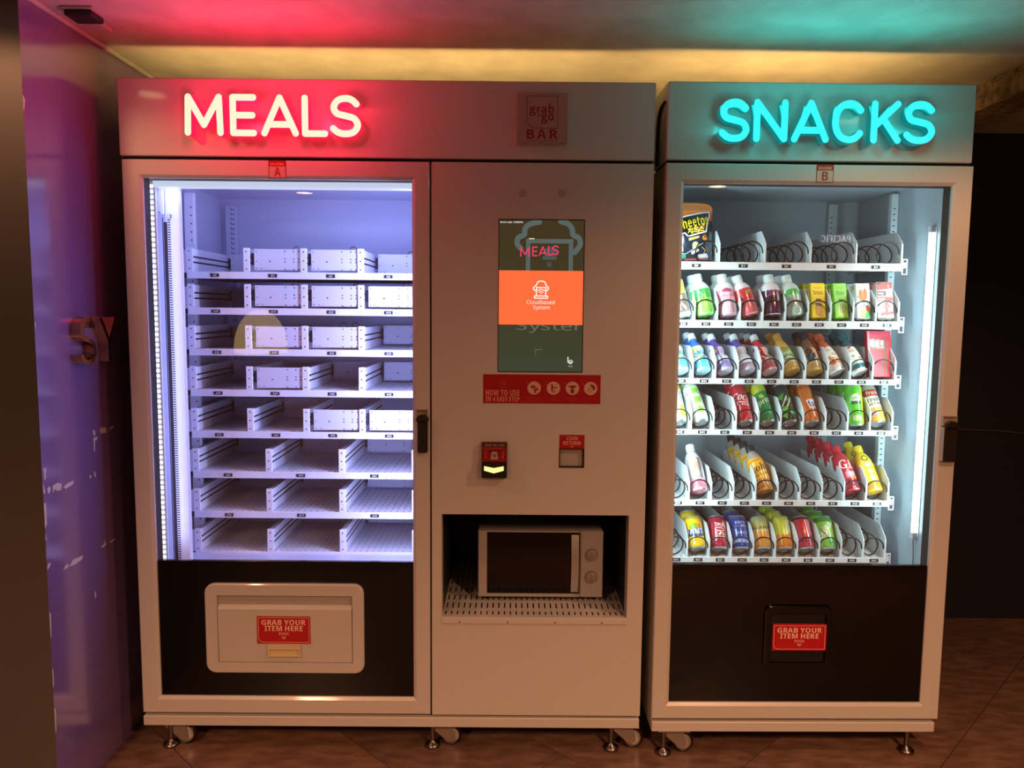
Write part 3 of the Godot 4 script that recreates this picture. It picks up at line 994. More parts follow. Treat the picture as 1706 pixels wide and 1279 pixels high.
	box(rail, Vector3(0.0775, 0.615, -0.1215), Vector3(0.0885, 1.775, -0.1195))
	part("lift_slot", done(rail), M.groove, mast)
	part("motor_plate", bx(Vector3(0.046, 1.80, -0.128), Vector3(0.0815, 1.886, -0.116), 0.002), M.white_steel, mast)
	var bolts := mb()
	for q in [[0.052, 1.875], [0.052, 1.818], [0.066, 1.806]]:
		disc(bolts, Vector3(q[0], q[1], -0.116), 0.003)
	box(bolts, Vector3(0.091, 1.787, -0.121), Vector3(0.103, 1.80, -0.114), 0.001)
	part("motor_bolts", done(bolts), M.steel, mast).set_meta("kind", "stuff")
	var belt := mb()
	box(belt, Vector3(0.0895, 0.615, -0.121), Vector3(0.1005, 1.79, -0.1195))
	part("lift_belt", done(belt), M.white_steel, mast)
	var teeth := mb()
	for k in 146:
		box(teeth, Vector3(0.0905, 0.62 + k * 0.008, -0.1195), Vector3(0.0995, 0.6235 + k * 0.008, -0.1182))
	part("belt_teeth", done(teeth), M.groove, mast).set_meta("kind", "stuff")
	var post := part("shelf_post", bx(Vector3(0.052, 0.605, -0.365), Vector3(0.0885, 1.905, -0.345), 0.002), M.white_steel, r)
	var holes := mb()
	for k in 42:
		disc(holes, Vector3(0.0775, 1.8535 - 0.0155 * 1.15 * k * 1.65, -0.345), 0.0028)
	part("post_holes", done(holes), M.hole_shade, post).set_meta("kind", "stuff")
	var post2 := part("shelf_post", bx(Vector3(0.072, 0.605, -0.718), Vector3(0.118, 1.905, -0.695), 0.002), M.liner_a, r)
	var sl := mb()
	for k in 40:
		box(sl, Vector3(0.094, 1.888 - k * 0.0195, -0.6955), Vector3(0.110, 1.8905 - k * 0.0195, -0.6942))
		box(sl, Vector3(0.094, 1.888 - k * 0.0195, -0.6955), Vector3(0.096, 1.897 - k * 0.0195, -0.6942))
	part("post_slots", done(sl), M.hole_shade, post2).set_meta("kind", "stuff")
	# trays
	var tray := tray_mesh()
	var railm := rail_mesh()
	var tops := [1.6202, 1.4935, 1.3478, 1.2015, 1.0505, 0.9035, 0.7562, 0.6068]
	var front := -0.272
	var rows := [[-0.60, front, front, -0.48], [-0.60, front, front, front], [-0.60, front, front, -0.60], [-0.60, front, -0.60, -0.60], [-0.60, -0.60, front, front], [-0.635, -0.635, -0.635], [-0.635, -0.635, -0.635], [-0.635, -0.635, -0.635]]
	var n := 0
	for k in 8:
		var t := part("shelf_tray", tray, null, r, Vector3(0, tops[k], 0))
		var lanes: int = rows[k].size()
		var pitch := 0.2012 if lanes == 4 else 0.2640
		var pm := pusher_mesh(pitch - 0.033)
		for i in lanes + 1:
			part("lane_rail", railm, null, t, Vector3(0.0990 + pitch * i, 0, 0))
		for i in lanes:
			part("pusher_plate", pm, null, t, Vector3(0.0990 + pitch * i + 0.021, 0.004, rows[k][i]))
			price_tag(t, n, [0.187, 0.3915, 0.596, 0.7995][i] if lanes == 4 else [0.2145, 0.478, 0.7445][i], -0.0125, -0.2655)
			n += 1
	for q in [[0.46, 1.703, -0.33], [0.665, 1.703, -0.33], [0.85, 1.700, -0.5], [0.455, 1.575, -0.33], [0.66, 1.573, -0.40], [0.85, 1.575, -0.36], [0.66, 1.43, -0.38], [0.62, 1.43, -0.36]]:
		var c := mb()
		var pts := PackedVector3Array()
		for i in 15:
			var a := TAU * i / 14
			pts.append(Vector3(q[0] + 0.013 * cos(a), q[1] + 0.013 * sin(a), q[2] + 0.004 * sin(a * 2)))
		tube(c, pts, 0.0022, 5)
		part("cable_loop", done(c), M.steel, r)
	control_panel(r)
	for q in [[0.083, -0.030], [0.978, -0.035], [1.590, -0.025]]:
		foot(r, q[0], q[1])
	for q in [[0.098, -0.050], [1.008, -0.055], [1.632, -0.045]]:
		caster(r, q[0], q[1])


func glow_soft() -> StandardMaterial3D:
	if not M.has("soft"):
		glow("soft", Color(0.84, 0.90, 1.0), 0.85, Color(0.3, 0.3, 0.3))
	return M.soft


func reskin(m: ArrayMesh) -> ArrayMesh:   # flat normals after a turn
	var st := mb()
	st.set_smooth_group(-1)
	var a := m.surface_get_arrays(0)
	var v: PackedVector3Array = a[Mesh.ARRAY_VERTEX]
	var nn: PackedVector3Array = a[Mesh.ARRAY_NORMAL]
	var ix: PackedInt32Array = a[Mesh.ARRAY_INDEX] if a[Mesh.ARRAY_INDEX] != null else PackedInt32Array(range(v.size()))
	for k in range(0, ix.size(), 3):
		tri(st, v[ix[k]], v[ix[k + 1]], v[ix[k + 2]], nn[ix[k]], nn[ix[k + 1]], nn[ix[k + 2]])
	return done(st)


func lay_down(m: ArrayMesh, y: float, z: float) -> ArrayMesh:   # a plate drawn in x, y laid flat: its y runs away from the viewer
	var st := mb()
	st.append_from(m, 0, Transform3D(Basis(Vector3.RIGHT, -PI / 2), Vector3(0, y, z)))
	return reskin(done(st))


func slotted(x0: float, x1: float, depth: float, cols: int, rows: int, slot_w: float, slot_l: float, y: float, z: float) -> ArrayMesh:
	var xs := [x0]
	var ys := [0.0]
	var px := (x1 - x0) / cols
	var py := depth / rows
	for k in cols:
		xs.append(x0 + px * (k + 0.5) - slot_w / 2)
		xs.append(x0 + px * (k + 0.5) + slot_w / 2)
	for k in rows:
		ys.append(py * (k + 0.5) - slot_l / 2)
		ys.append(py * (k + 0.5) + slot_l / 2)
	xs.append(x1)
	ys.append(depth)
	var st := mb()
	sheet(st, xs, ys, func(i, j): return i >= 0 and j >= 0 and i % 2 == 1 and j % 2 == 1, -0.0015, 0.0)
	return lay_down(done(st), y, z)


func tray_mesh() -> ArrayMesh:   # its lip's top is y = 0
	var st := mb()
	box(st, Vector3(0.088, -0.0245, -0.2695), Vector3(0.925, 0.0, -0.266), 0.001)
	box(st, Vector3(0.0725, -0.018, -0.31), Vector3(0.0885, 0.075, -0.278), 0.001)
	box(st, Vector3(0.088, -0.022, -0.655), Vector3(0.09, 0.0, -0.27))
	st.append_from(slotted(0.09, 0.925, 0.385, 37, 9, 0.0034, 0.024, -0.002, -0.2695), 0, Transform3D())
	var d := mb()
	box(d, Vector3(0.0735, -0.0225, -0.300), Vector3(0.0875, -0.004, -0.2765))
	box(d, Vector3(0.088, -0.024, -0.655), Vector3(0.925, -0.020, -0.27))  # pan coloured dark so the slots above it look shaded
	for k in 60:
		box(d, Vector3(0.10 + k * 0.0135, -0.0026, -0.2735), Vector3(0.1075 + k * 0.0135, -0.0016, -0.2715))
	return join([[st, M.white_steel], [d, M.hole_shade]])


func rail_mesh() -> ArrayMesh:
	var st := mb()
	box(st, Vector3(-0.0115, -0.002, -0.272), Vector3(0.0115, 0.084, -0.2655), 0.0012)
	box(st, Vector3(-0.0085, 0.0, -0.655), Vector3(0.0085, 0.030, -0.272))
	box(st, Vector3(-0.0065, 0.030, -0.655), Vector3(0.0065, 0.036, -0.272))
	box(st, Vector3(-0.0085, 0.036, -0.655), Vector3(0.0085, 0.049, -0.272))
	box(st, Vector3(-0.0065, 0.049, -0.655), Vector3(0.0065, 0.055, -0.272))
	box(st, Vector3(-0.0085, 0.055, -0.655), Vector3(0.0085, 0.080, -0.272))
	var d := mb()
	for y in [0.071, 0.040, 0.010]:
		disc(d, Vector3(-0.001, y, -0.2655), 0.0026)
	for s in [1.0]:
		for y in [0.030, 0.049]:
			box(d, Vector3(s * 0.0076 - 0.0012, y, -0.64), Vector3(s * 0.0076 + 0.0012, y + 0.006, -0.274))
	return join([[st, M.white_steel], [d, M.groove]])


func pusher_mesh(w: float) -> ArrayMesh:
	var st := mb()
	var h := 0.0765
	box(st, Vector3(0.004, 0.003, -0.0018), Vector3(w, h, 0), 0.0006)
	box(st, Vector3(0.004, 0.003, -0.018), Vector3(0.0055, h, -0.0018))
	box(st, Vector3(w - 0.0015, 0.003, -0.018), Vector3(w, h, -0.0018))
	var d := mb()
	for x in [0.67, 0.855, 0.962]:
		for y in [0.10, 0.44, 0.58, 0.92]:
			disc(d, Vector3(x * w, h * (1 - y), 0), 0.0023)
	for q in [[0.33, 0.56], [0.045, 0.56], [0.045, 0.12], [0.045, 0.88], [0.15, 0.88]]:
		disc(d, Vector3(q[0] * w + 0.004, h * (1 - q[1]), 0), 0.0019 if q[0] < 0.3 else 0.0028)
	box(d, Vector3(-0.008, 0.021, -0.016), Vector3(0.002, h - 0.014, -0.006))
	return join([[st, M.grey_plate], [d, M.groove]])


func control_panel(r: Node3D) -> void:
	var st := mb()
	var xs := [0.9795, 1.0122, 1.193, 1.2155, 1.3955, 1.4663, 1.4777, 1.629, 1.6815]
	var ys := [0.1325, 0.4749, 0.8245, 0.9829, 1.0915, 1.2955, 1.7815, 1.9565]
	sheet(st, xs, ys, func(i, j): return (j == 1 and i >= 1 and i <= 6) or (j == 5 and i >= 2 and i <= 4) or (j == 3 and (i == 4 or i == 5)), -0.022, 0.0)
	part("control_door", done(st), M.paint, r)
	# screen
	var scr := part("screen", facing(Vector3(1.1945, 1.297, -0.012), 0.2703, 0.483, 0.006, screen_material(), M.black), null, r)
	part("screen_bezel", ring_plate(1.1925, 1.295, 1.4668, 1.782, 0.0022, -0.014, 0.0006), M.black, scr)
	for x in [1.2683, 1.3917]:
		var d := mb()
		disc(d, Vector3(x, 1.8625, 0), 0.0016, 6)
		for e in [[6, 0.0052], [12, 0.0108]]:
			for k in e[0]:
				disc(d, Vector3(x + e[1] * cos(TAU * k / e[0]), 1.8625 + e[1] * sin(TAU * k / e[0]), 0), 0.0014, 6)
		part("speaker_grille", done(d), M.gap_shade, r).set_meta("kind", "stuff")
	# the instruction sticker
	var ops := [["T", "HOW TO USE", 18, 104, 242, 142, "e0a28e", 1], ["T", "IN 4 EASY STEP", 18, 148, 242, 182, "e0a28e", 1], ["L", [110, 58, 118, 46, 132, 42, 146, 46, 152, 58], 5.0, "b8483e"], ["R", 118, 60, 30, 10, "b8483e"], ["T", "BAR", 108, 82, 156, 94, "b8483e"]]
	for k in 4:
		var cx: float = [339, 467, 593, 714][k]
		ops += [["T", str(k + 1), cx - 58, 44, cx - 46, 70, "c05a4c", 0], ["C", cx, 90, 45, "d9b09c"]]
	ops += [["P", [310, 82, 326, 72, 350, 76, 350, 88, 326, 92], "9a3c34"], ["P", [330, 96, 364, 90, 368, 104, 340, 108], "9a1a1a"], ["C", 346, 116, 8, "9a3c34"], ["R", 452, 62, 10, 48, "8a1c1c"], ["R", 462, 82, 30, 8, "9a2a26"], ["C", 470, 112, 10, "9a3c34"], ["C", 470, 112, 6, "d9b09c"], ["R", 568, 72, 50, 10, "7c2020"], ["R", 582, 82, 22, 40, "7c2020"], ["C", 593, 94, 5, "d9b09c"], ["L", [694, 116, 700, 96, 716, 84], 4.0, "a0584c"], ["L", [708, 118, 722, 100], 4.0, "a0584c"], ["P", [712, 62, 738, 70, 744, 92, 730, 104, 726, 82, 710, 74], "7c1a1a"]]
	for k in [[330, 156, 110], [330, 170, 80], [330, 184, 150], [465, 156, 40], [465, 170, 64], [593, 156, 70], [593, 170, 50], [714, 156, 64]]:
		ops.append(["R", k[0] - k[2] / 2.0, k[1] - 3, k[2], 4, "b4463c"])
	part("instruction_sticker", facing(Vector3(1.1461, 1.1935, 0.0), 0.3805, 0.0942, 0.0008, printed(draw(780, 194, "a80f18", ops), 0.35), M.cap_red), null, r)
	# bill acceptor
	var bz := mb()
	var bp := PackedVector2Array([Vector2(0.0, 0.9515), Vector2(0.022, 0.9515), Vector2(0.030, 0.960), Vector2(0.030, 0.9955), Vector2(0.019, 1.004), Vector2(0.014, 1.0667), Vector2(0.0, 1.0667)])
	prism(bz, bp, 1.1433, 1.2255)
	var bz2 := mb()
	bz2.append_from(done(bz), 0, Transform3D(Basis(Vector3(0, 0, 1), Vector3(0, 1, 0), Vector3(1, 0, 0)), Vector3.ZERO))
	var bill := part("bill_acceptor", reskin(done(bz2)), M.black, r)
	var bt := draw(240, 192, "8e0f16", [["R", 6, 8, 228, 34, "1c0c0c"], ["T", "INSERT BILL HERE", 20, 14, 222, 36, "b8a09a"], ["R", 24, 54, 190, 6, "b04a44"], ["R", 60, 80, 120, 10, "2a0a0a"], ["P", [96, 88, 144, 88, 160, 170, 80, 170], "b49a94"], ["E", 120, 130, 12, 16, "6a4644"], ["L", [34, 90, 34, 150], 8.0, "c04a40"], ["P", [20, 140, 48, 140, 34, 164], "c04a40"], ["L", [206, 90, 206, 150], 8.0, "c8623c"], ["P", [192, 140, 220, 140, 206, 164], "c8623c"]])
	part("bill_sticker", facing(Vector3(1.1455, 1.0045, 0.0185), 0.078, 0.0622, 0.001, printed(bt, 0.35), M.black), null, bill)
	var lt := mb()
	prism(lt, PackedVector2Array([Vector2(1.1515, 0.9775), Vector2(1.183, 0.9685), Vector2(1.2150, 0.9775), Vector2(1.2150, 0.9920), Vector2(1.183, 0.9860), Vector2(1.1515, 0.9920)]), 0.029, 0.0315)
	part("bill_light", done(lt), M.bill_light, bill)
	# coin return
	var cn := mb()
	box(cn, Vector3(1.3955, 0.9829, -0.024), Vector3(1.4777, 1.0915, -0.020))
	var coin := part("coin_return", done(cn), M.gap_shade, r)
	part("coin_flap", bx(Vector3(1.3985, 0.9855, -0.02), Vector3(1.4745, 1.050, -0.012), 0.0015), M.paint_side, coin)
	part("coin_rim", ring_plate(1.3955, 0.9829, 1.4777, 1.0466, 0.0022, -0.01, 0.0015), M.handle, coin)
	part("coin_sticker", facing(Vector3(1.3955, 1.0440, -0.006), 0.0822, 0.0475, 0.0068, printed(draw(246, 142, "a8121a", [["T", "COIN", 72, 16, 178, 52, "e3b3a2"], ["T", "RETURN", 40, 62, 208, 100, "e3b3a2"], ["P", [106, 110, 142, 110, 124, 126], "e08a74"]]), 0.35), M.cap_red), null, coin)
	# microwave bay
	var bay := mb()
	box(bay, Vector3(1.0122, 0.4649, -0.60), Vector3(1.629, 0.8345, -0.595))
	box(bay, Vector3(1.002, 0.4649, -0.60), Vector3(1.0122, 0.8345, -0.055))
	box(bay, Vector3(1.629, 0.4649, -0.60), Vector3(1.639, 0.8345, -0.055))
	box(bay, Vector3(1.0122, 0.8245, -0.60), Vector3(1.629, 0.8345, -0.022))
	var b0 := part("oven_bay", done(bay), M.dark_paint_and_shade, r)  # walls coloured dark for the shade inside; the jambs keep the paint
	part("bay_jamb", bx(Vector3(1.002, 0.4649, -0.055), Vector3(1.0122, 0.8345, -0.022)), M.paint, b0)
	part("bay_jamb", bx(Vector3(1.629, 0.4649, -0.055), Vector3(1.639, 0.8345, -0.022)), M.paint, b0)
	part("bay_floor", slotted(1.0122, 1.629, 0.60, 31, 8, 0.0045, 0.050, 0.4725, 0.003), M.paint, b0)
	part("bay_pan", bx(Vector3(1.0122, 0.458, -0.595), Vector3(1.629, 0.460, -0.022)), M.dark_paint_and_shade, b0)
	var lp := part("bay_lip", bx(Vector3(1.0122, 0.4527, 0.0), Vector3(1.629, 0.4705, 0.004), 0.001), M.paint, b0)
	var sc := mb()
	for x in [1.072, 1.232, 1.390, 1.546]:
		disc(sc, Vector3(x, 0.459, 0.004), 0.003, 10)
	part("screws", done(sc), M.steel, b0).set_meta("kind", "stuff")
	microwave()


func ring_plate(x0: float, y0: float, x1: float, y1: float, t: float, z0: float, z1: float) -> ArrayMesh:
	var st := mb()
	loft(st, [rect(x0, y0, x1, y1, z0), rect(x0, y0, x1, y1, z1), rect(x0 + t, y0 + t, x1 - t, y1 - t, z1), rect(x0 + t, y0 + t, x1 - t, y1 - t, z0)])
	return done(st)


func screen_material() -> StandardMaterial3D:
	var k := Ink.new(542, 966, hx("3b3320"))
	for i in 966:
		var c := hx("413620").lerp(hx("3b4230"), clampf((i - 150) / 780.0, 0, 1))
		k.box(0, i, 542, 1, c)
	var ghost := hx("586460")
	k.line(smooth([Vector2(136, 176), Vector2(116, 150), Vector2(122, 112), Vector2(160, 92), Vector2(166, 52), Vector2(200, 24), Vector2(256, 12)], 4), 34, ghost)
	k.line(smooth([Vector2(392, 8), Vector2(440, 22), Vector2(466, 56), Vector2(472, 90), Vector2(510, 112), Vector2(518, 154), Vector2(484, 202)], 4), 34, ghost)
	for p in [[172, 120, 200, 322], [446, 120, 474, 322]]:
		k.box(p[0], p[1], p[2] - p[0], p[3] - p[1], hx("55625f"))
	k.box(172, 118, 302, 28, hx("57645c"))
	k.box(190, 114, 36, 6, hx("e8dcc0"))
	k.oval(330, 198, 46, 30, hx("4c544e"))
	k.box(280, 226, 90, 22, hx("4e5650"))
	k.box(308, 262, 30, 34, hx("4c4a3e"))
	var spans := [["M", 0.0, 0.25], ["E", 0.30, 0.45], ["A", 0.47, 0.68], ["L", 0.70, 0.82], ["S", 0.80, 0.985]]
	for d in spans:
		for s in strokes(d[0]):
			var q := PackedVector2Array()
			for p in s:
				q.append(Vector2(134 + 254 * lerpf(d[1] + 0.02, d[2] - 0.02, p.x), 226 - 54 * p.y).rotated(0) + Vector2(0, -16.0 * (d[1] + d[2]) * 0.5 + 4))
			k.line(q, 8, hx("f0406a"))
	k.box(0, 318, 542, 346, hx("ff6e3e"))
	var wht := hx("fff4ea")
	k.line(smooth([Vector2(232, 446), Vector2(222, 428), Vector2(240, 412), Vector2(252, 390), Vector2(274, 384), Vector2(296, 392), Vector2(304, 412), Vector2(320, 428), Vector2(310, 446)], 4), 8, wht)
	for p in [[238, 424, 8, 54], [298, 424, 8, 54], [238, 422, 68, 7], [228, 476, 88, 7], [228, 490, 88, 7], [226, 478, 8, 16], [310, 478, 8, 16]]:
		k.box(p[0], p[1], p[2], p[3], wht)
	k.line(smooth([Vector2(250, 446), Vector2(272, 436), Vector2(294, 446)], 4), 6, wht)
	k.line(smooth([Vector2(259, 456), Vector2(272, 450), Vector2(285, 456)], 4), 6, wht)
	k.oval(272, 465, 4, 4, wht)
	word(k, "Cloudbased", 180, 506, 360, 532, wht, 0)
	word(k, "System", 222, 540, 330, 572, wht, 0)
	word(k, "Syster", 118, 640, 540, 716, hx("66685a"), 0)
	k.box(0, 640, 542, 24, hx("ff6e3e"))
	k.box(236, 820, 50, 6, hx("5e5c48"))
	k.box(236, 826, 8, 34, hx("54543f"))
	word(k, "Device code:  01000704", 6, 8, 152, 20, hx("f4f4ee"))
	k.line(pairs([452, 872, 452, 902, 470, 914, 482, 900]), 8, hx("d8dccf"))
	k.oval(470, 900, 13, 12, hx("d8dccf"))
	k.oval(470, 899, 6, 5, hx("4a5240"))
	word(k, "Buy", 456, 924, 484, 938, hx("c8ccbf"), 0)
	var m := mat("screen", Color(0.02, 0.02, 0.02), 0.25)
	m.emission_enabled = true
	m.emission = Color.WHITE
	m.emission_operator = BaseMaterial3D.EMISSION_OP_MULTIPLY
	m.emission_texture = k.texture()
	m.emission_energy_multiplier = 1.0
	return m


func microwave() -> void:
	var t := thing("microwave_oven", "small white microwave oven with black door glass and two dials in the bay", "microwave oven", Transform3D(Basis(), Vector3(1.346, 0.4725, -0.15)))
	var off := Vector3(1.346, 0.4725, 0)
	var w0 := 1.127 - off.x
	var w1 := 1.5646 - off.x
	part("body", bx(Vector3(w0, 0.014, -0.33), Vector3(w1, 0.2565, -0.006), 0.004), M.micro, t)
	var fr := mb()
	var x1 := 1.4845 - off.x
	loft(fr, [rect(w0, 0.017, x1, 0.2565, -0.006), rect(w0, 0.017, x1, 0.2565, 0.004), rect(w0 + 0.003, 0.020, x1 - 0.001, 0.2535, 0.007), rect(w0 + 0.030, 0.0285, x1 - 0.0015, 0.2505, 0.007, 0.0), rect(w0 + 0.032, 0.0305, x1 - 0.002, 0.2485, 0.002)])
	var door := part("door", done(fr), M.micro, t)
	part("door_glass", bx(Vector3(w0 + 0.031, 0.0295, -0.006), Vector3(x1 - 0.0015, 0.2495, 0.0045), 0.001), M.black_glass, door)
	var hp := mb()
	for k in 10:
		var y0 := 0.037 + k * 0.0205
		var z0 := 0.0045 + 0.016 * sin(PI * k / 10.0)
		var z1 := 0.0045 + 0.016 * sin(PI * (k + 1) / 10.0)
		var xa := x1 - 0.032
		var xb := x1 - 0.006
		var n := Vector3(0, -(z1 - z0), 0.0205).normalized()
		quad(hp, Vector3(xa, y0, z0 + 0.004), Vector3(xb, y0, z0 + 0.004), Vector3(xb, y0 + 0.0205, z1 + 0.004), Vector3(xa, y0 + 0.0205, z1 + 0.004), n)
		quad(hp, Vector3(xa, y0, z0), Vector3(xb, y0, z0), Vector3(xb, y0 + 0.0205, z1), Vector3(xa, y0 + 0.0205, z1), -n)
		quad(hp, Vector3(xa, y0, z0), Vector3(xa, y0, z0 + 0.004), Vector3(xa, y0 + 0.0205, z1 + 0.004), Vector3(xa, y0 + 0.0205, z1), Vector3(-1, 0, 0))
		quad(hp, Vector3(xb, y0, z0), Vector3(xb, y0, z0 + 0.004), Vector3(xb, y0 + 0.0205, z1 + 0.004), Vector3(xb, y0 + 0.0205, z1), Vector3(1, 0, 0))
	part("door_handle", done(hp), M.tin, door)
	var pn := part("dial_panel", bx(Vector3(x1 + 0.001, 0.017, -0.006), Vector3(w1, 0.2565, 0.0065), 0.003), M.micro, t)
	for y in [0.646 - 0.4725, 0.5657 - 0.4725]:
		var kx := 1.5235 - off.x
		var xf := Transform3D(Basis(Vector3.RIGHT, PI / 2), Vector3(kx, y, 0.0065))
		var rg := mb()
		lathe(rg, [[0.0265, 0.0], [0.0265, 0.0015], [0.0215, 0.0015]], 28, xf)
		part("dial_ring", done(rg), M.paint_side, pn)
		var kb := mb()
		lathe(kb, [[0.021, 0.0], [0.020, 0.012], [0.018, 0.0145], [0.0, 0.0145]], 28, xf)
		box(kb, Vector3(kx - 0.0025, y - 0.016, 0.02), Vector3(kx + 0.0025, y + 0.016, 0.0245), 0.001)
		part("dial", done(kb), M.knob, pn)
	for sx in [w0 + 0.03, w1 - 0.03]:
		for sz in [-0.03, -0.30]:
			part("foot", turned([[0.0, 0.0], [0.010, 0.0], [0.012, 0.014], [0.0, 0.014]], 12), M.rubber, t, Vector3(sx, 0, sz))


# ---------------------------------------------------------------- the spiral machine
const LIP := [1.6665, 1.4659, 1.2623, 1.0814, 0.8284, 0.6197]
const LIP_LOW := [1.6398, 1.4388, 1.2432, 1.0621, 0.8066, 0.5997]
const LANE0 := 0.1190
const LANE := 0.0793


func machine_b() -> void:
	var w := 0.9635
	var r := thing("vending_machine", "narrower white vending machine with a teal-lit SNACKS sign and spiral shelves of drinks", "vending machine", XB)
	cabinet(r, w, -1.0, "paint_side", "liner_b", [0.045, 0.57, 0.9235, 1.935, -0.665])
	sign_box(r, w)
	letters_on(r, [["S", 0.1495, 0.2442], ["N", 0.2552, 0.3614], ["A", 0.3723, 0.4896], ["C", 0.497, 0.5949], ["K", 0.6171, 0.7126], ["S", 0.7189, 0.8171]], 2.0145, 2.1435, 0.0105, "teal_face", "teal_side")
	var cv := part("cove_light", bx(Vector3(0.04, 2.005, -0.145), Vector3(0.78, 2.02, -0.12), 0.003), M.cove, r)
	part("light_base", bx(Vector3(0.03, 1.957, -0.15), Vector3(0.79, 2.005, -0.113)), M.paint_side, cv)
	part("added_light_shield", bx(Vector3(0.03, 2.005, -0.117), Vector3(0.79, 2.16, -0.113)), M.paint_side, cv)  # added out of sight, limits how far the glow spills forward
	var cb := mb()
	tube(cb, PackedVector3Array([Vector3(-0.004, 2.15, -0.03), Vector3(-0.004, 2.152, -0.06), Vector3(-0.004, 2.145, -0.10), Vector3(-0.004, 2.125, -0.125), Vector3(-0.004, 2.09, -0.135), Vector3(-0.004, 1.97, -0.138)]), 0.004, 6)
	part("sign_cable", done(cb), M.handle, r)
	door_frame(r, [0.001, 0.1325, 0.9705, 1.9575], [0.0580, 0.1880, 0.9085, 1.8965])
	part("window_glass", bx(Vector3(0.056, 0.6600, -0.0135), Vector3(0.9105, 1.898, -0.0120)), M.glass, r)
	part("lower_panel", bx(Vector3(0.056, 0.186, -0.026), Vector3(0.9105, 0.6620, -0.0122), 0.001), M.black_glass, r)
	part("machine_label", facing(Vector3(0.4723, 1.9025, 0.0), 0.0548, 0.0546, 0.0008, printed(machine_print("B"), 0.3), M.plaster), null, r)
	pull_handle(r, 0.9181, 1.0166, 0.9669, 1.1645)
	var hf := mb()
	loft(hf, [rect(0.372, 0.306, 0.594, 0.524, -0.0122, 0.02), rect(0.372, 0.306, 0.594, 0.524, -0.005, 0.02), rect(0.376, 0.310, 0.590, 0.520, -0.003, 0.018), rect(0.390, 0.326, 0.578, 0.498, -0.003, 0.012), rect(0.392, 0.328, 0.576, 0.496, -0.0110, 0.011)])
	var hatch := part("hatch_frame", done(hf), M.black_glass, r)
	part("hatch_flap", bx(Vector3(0.3925, 0.3285, -0.0119), Vector3(0.5755, 0.4955, -0.0085), 0.002), M.black, hatch)
	part("hatch_sticker", facing(Vector3(0.3985, 0.3715, -0.0086), 0.1805, 0.0900, 0.0062, printed(grab_print(), 0.35), M.cap_red), null, hatch)
	# lights
	for e in [[0.914, "tube_light"], [0.050, "tube_light"]]:
		var tb := mb()
		lathe(tb, [[0.0, 0.745], [0.008, 0.745], [0.0085, 0.75], [0.0085, 1.757], [0.008, 1.762], [0.0, 1.762]], 14, Transform3D(Basis(), Vector3(e[0], 0, -0.118)))
		var tl := part("tube_light", done(tb), M.tube, r)
		var tc := mb()
		var side := 1.0 if e[0] > 0.5 else -1.0
		box(tc, Vector3(e[0] - 0.009, 1.762, -0.128), Vector3(e[0] + 0.009, 1.785, -0.108), 0.002)
		box(tc, Vector3(e[0] - 0.009, 0.722, -0.128), Vector3(e[0] + 0.009, 0.745, -0.108), 0.002)
		box(tc, Vector3(e[0] + side * 0.0085 - 0.001, 0.73, -0.132), Vector3(e[0] + side * 0.0085 + 0.001, 1.78, -0.102))
		part("tube_holder", done(tc), M.white_steel, tl)
		var cd := mb()
		tube(cd, PackedVector3Array([Vector3(e[0], 0.722, -0.118), Vector3(e[0] + side * 0.003, 0.66, -0.116), Vector3(e[0] + side * 0.004, 0.58, -0.118)]), 0.002, 5)
		part("tube_cable", done(cd), M.steel, tl)
	# posts that carry the shelves
	for e in [[0.897, 0.9225, -0.385, -0.36], [0.048, 0.074, -0.385, -0.36], [0.79, 0.825, -0.664, -0.645], [0.12, 0.155, -0.664, -0.645]]:
		var p := part("shelf_post", bx(Vector3(e[0], 0.575, e[2]), Vector3(e[1], 1.925, e[3]), 0.002), M.liner_b_light, r)
		var hl := mb()
		for k in 62:
			box(hl, Vector3(e[0] + 0.006, 1.87 - k * 0.0205, e[3] - 0.0005), Vector3(e[0] + 0.014, 1.8735 - k * 0.0205, e[3] + 0.0006))
		part("post_slots", done(hl), M.hole_shade, p).set_meta("kind", "stuff")
	# shelves
	var dv := divider_mesh()
	var small := coil_mesh(0.0358, 0.075, 5.6)
	var wide := coil_mesh(0.0365, 0.085, 5.0)
	var n := 29
	for k in 6:
		var st := mb()
		var low: float = LIP_LOW[k] - LIP[k]
		box(st, Vector3(0.0765, low, -0.2225), Vector3(0.8745, 0.0, -0.2190), 0.001)
		box(st, Vector3(0.0765, -0.018, -0.64), Vector3(0.0785, 0.0, -0.222))
		box(st, Vector3(0.8725, -0.018, -0.64), Vector3(0.8745, 0.0, -0.222))
		st.append_from(slotted(0.078, 0.873, 0.418, 30, 8, 0.004, 0.022, -0.006, -0.2215), 0, Transform3D())
		var t := part("spiral_shelf", done(st), M.divider, r, Vector3(0, LIP[k], 0))
		part("shelf_tab", ring_plate(0.8740, low - 0.012, 0.8930, 0.016, 0.0035, -0.2235, -0.2190), M.white_steel, t)
		part("shelf_runner", bx(Vector3(0.8755, -0.016, -0.63), Vector3(0.8925, 0.004, -0.224)), M.white_steel, t)
		var lanes := 5 if k == 0 else 10
		var pitch := LANE * (2 if k == 0 else 1)
		for i in lanes + 1:
			part("lane_divider", dv, M.divider, t, Vector3(0.0794 + pitch * i, -0.006, 0))
		for i in lanes:
			var cx := 0.0794 + pitch * (i + 1) - 0.044 if k == 0 else LANE0 + LANE * i
			part("spiral_coil", wide if k == 0 else small, M.wire, t, Vector3(cx, -0.004 + (0.0395 if k == 0 else 0.0388), -0.2255))
			price_tag(t, n, [0.1585, 0.3208, 0.4709, 0.6274, 0.782][i] if k == 0 else LANE0 + LANE * i, low / 2, -0.2190)
			n += 1
	foot(r, 0.048, -0.018)
	foot(r, 0.885, -0.03)
	caster(r, 0.084, -0.040)
	caster(r, 0.86, -0.74, -1.0)


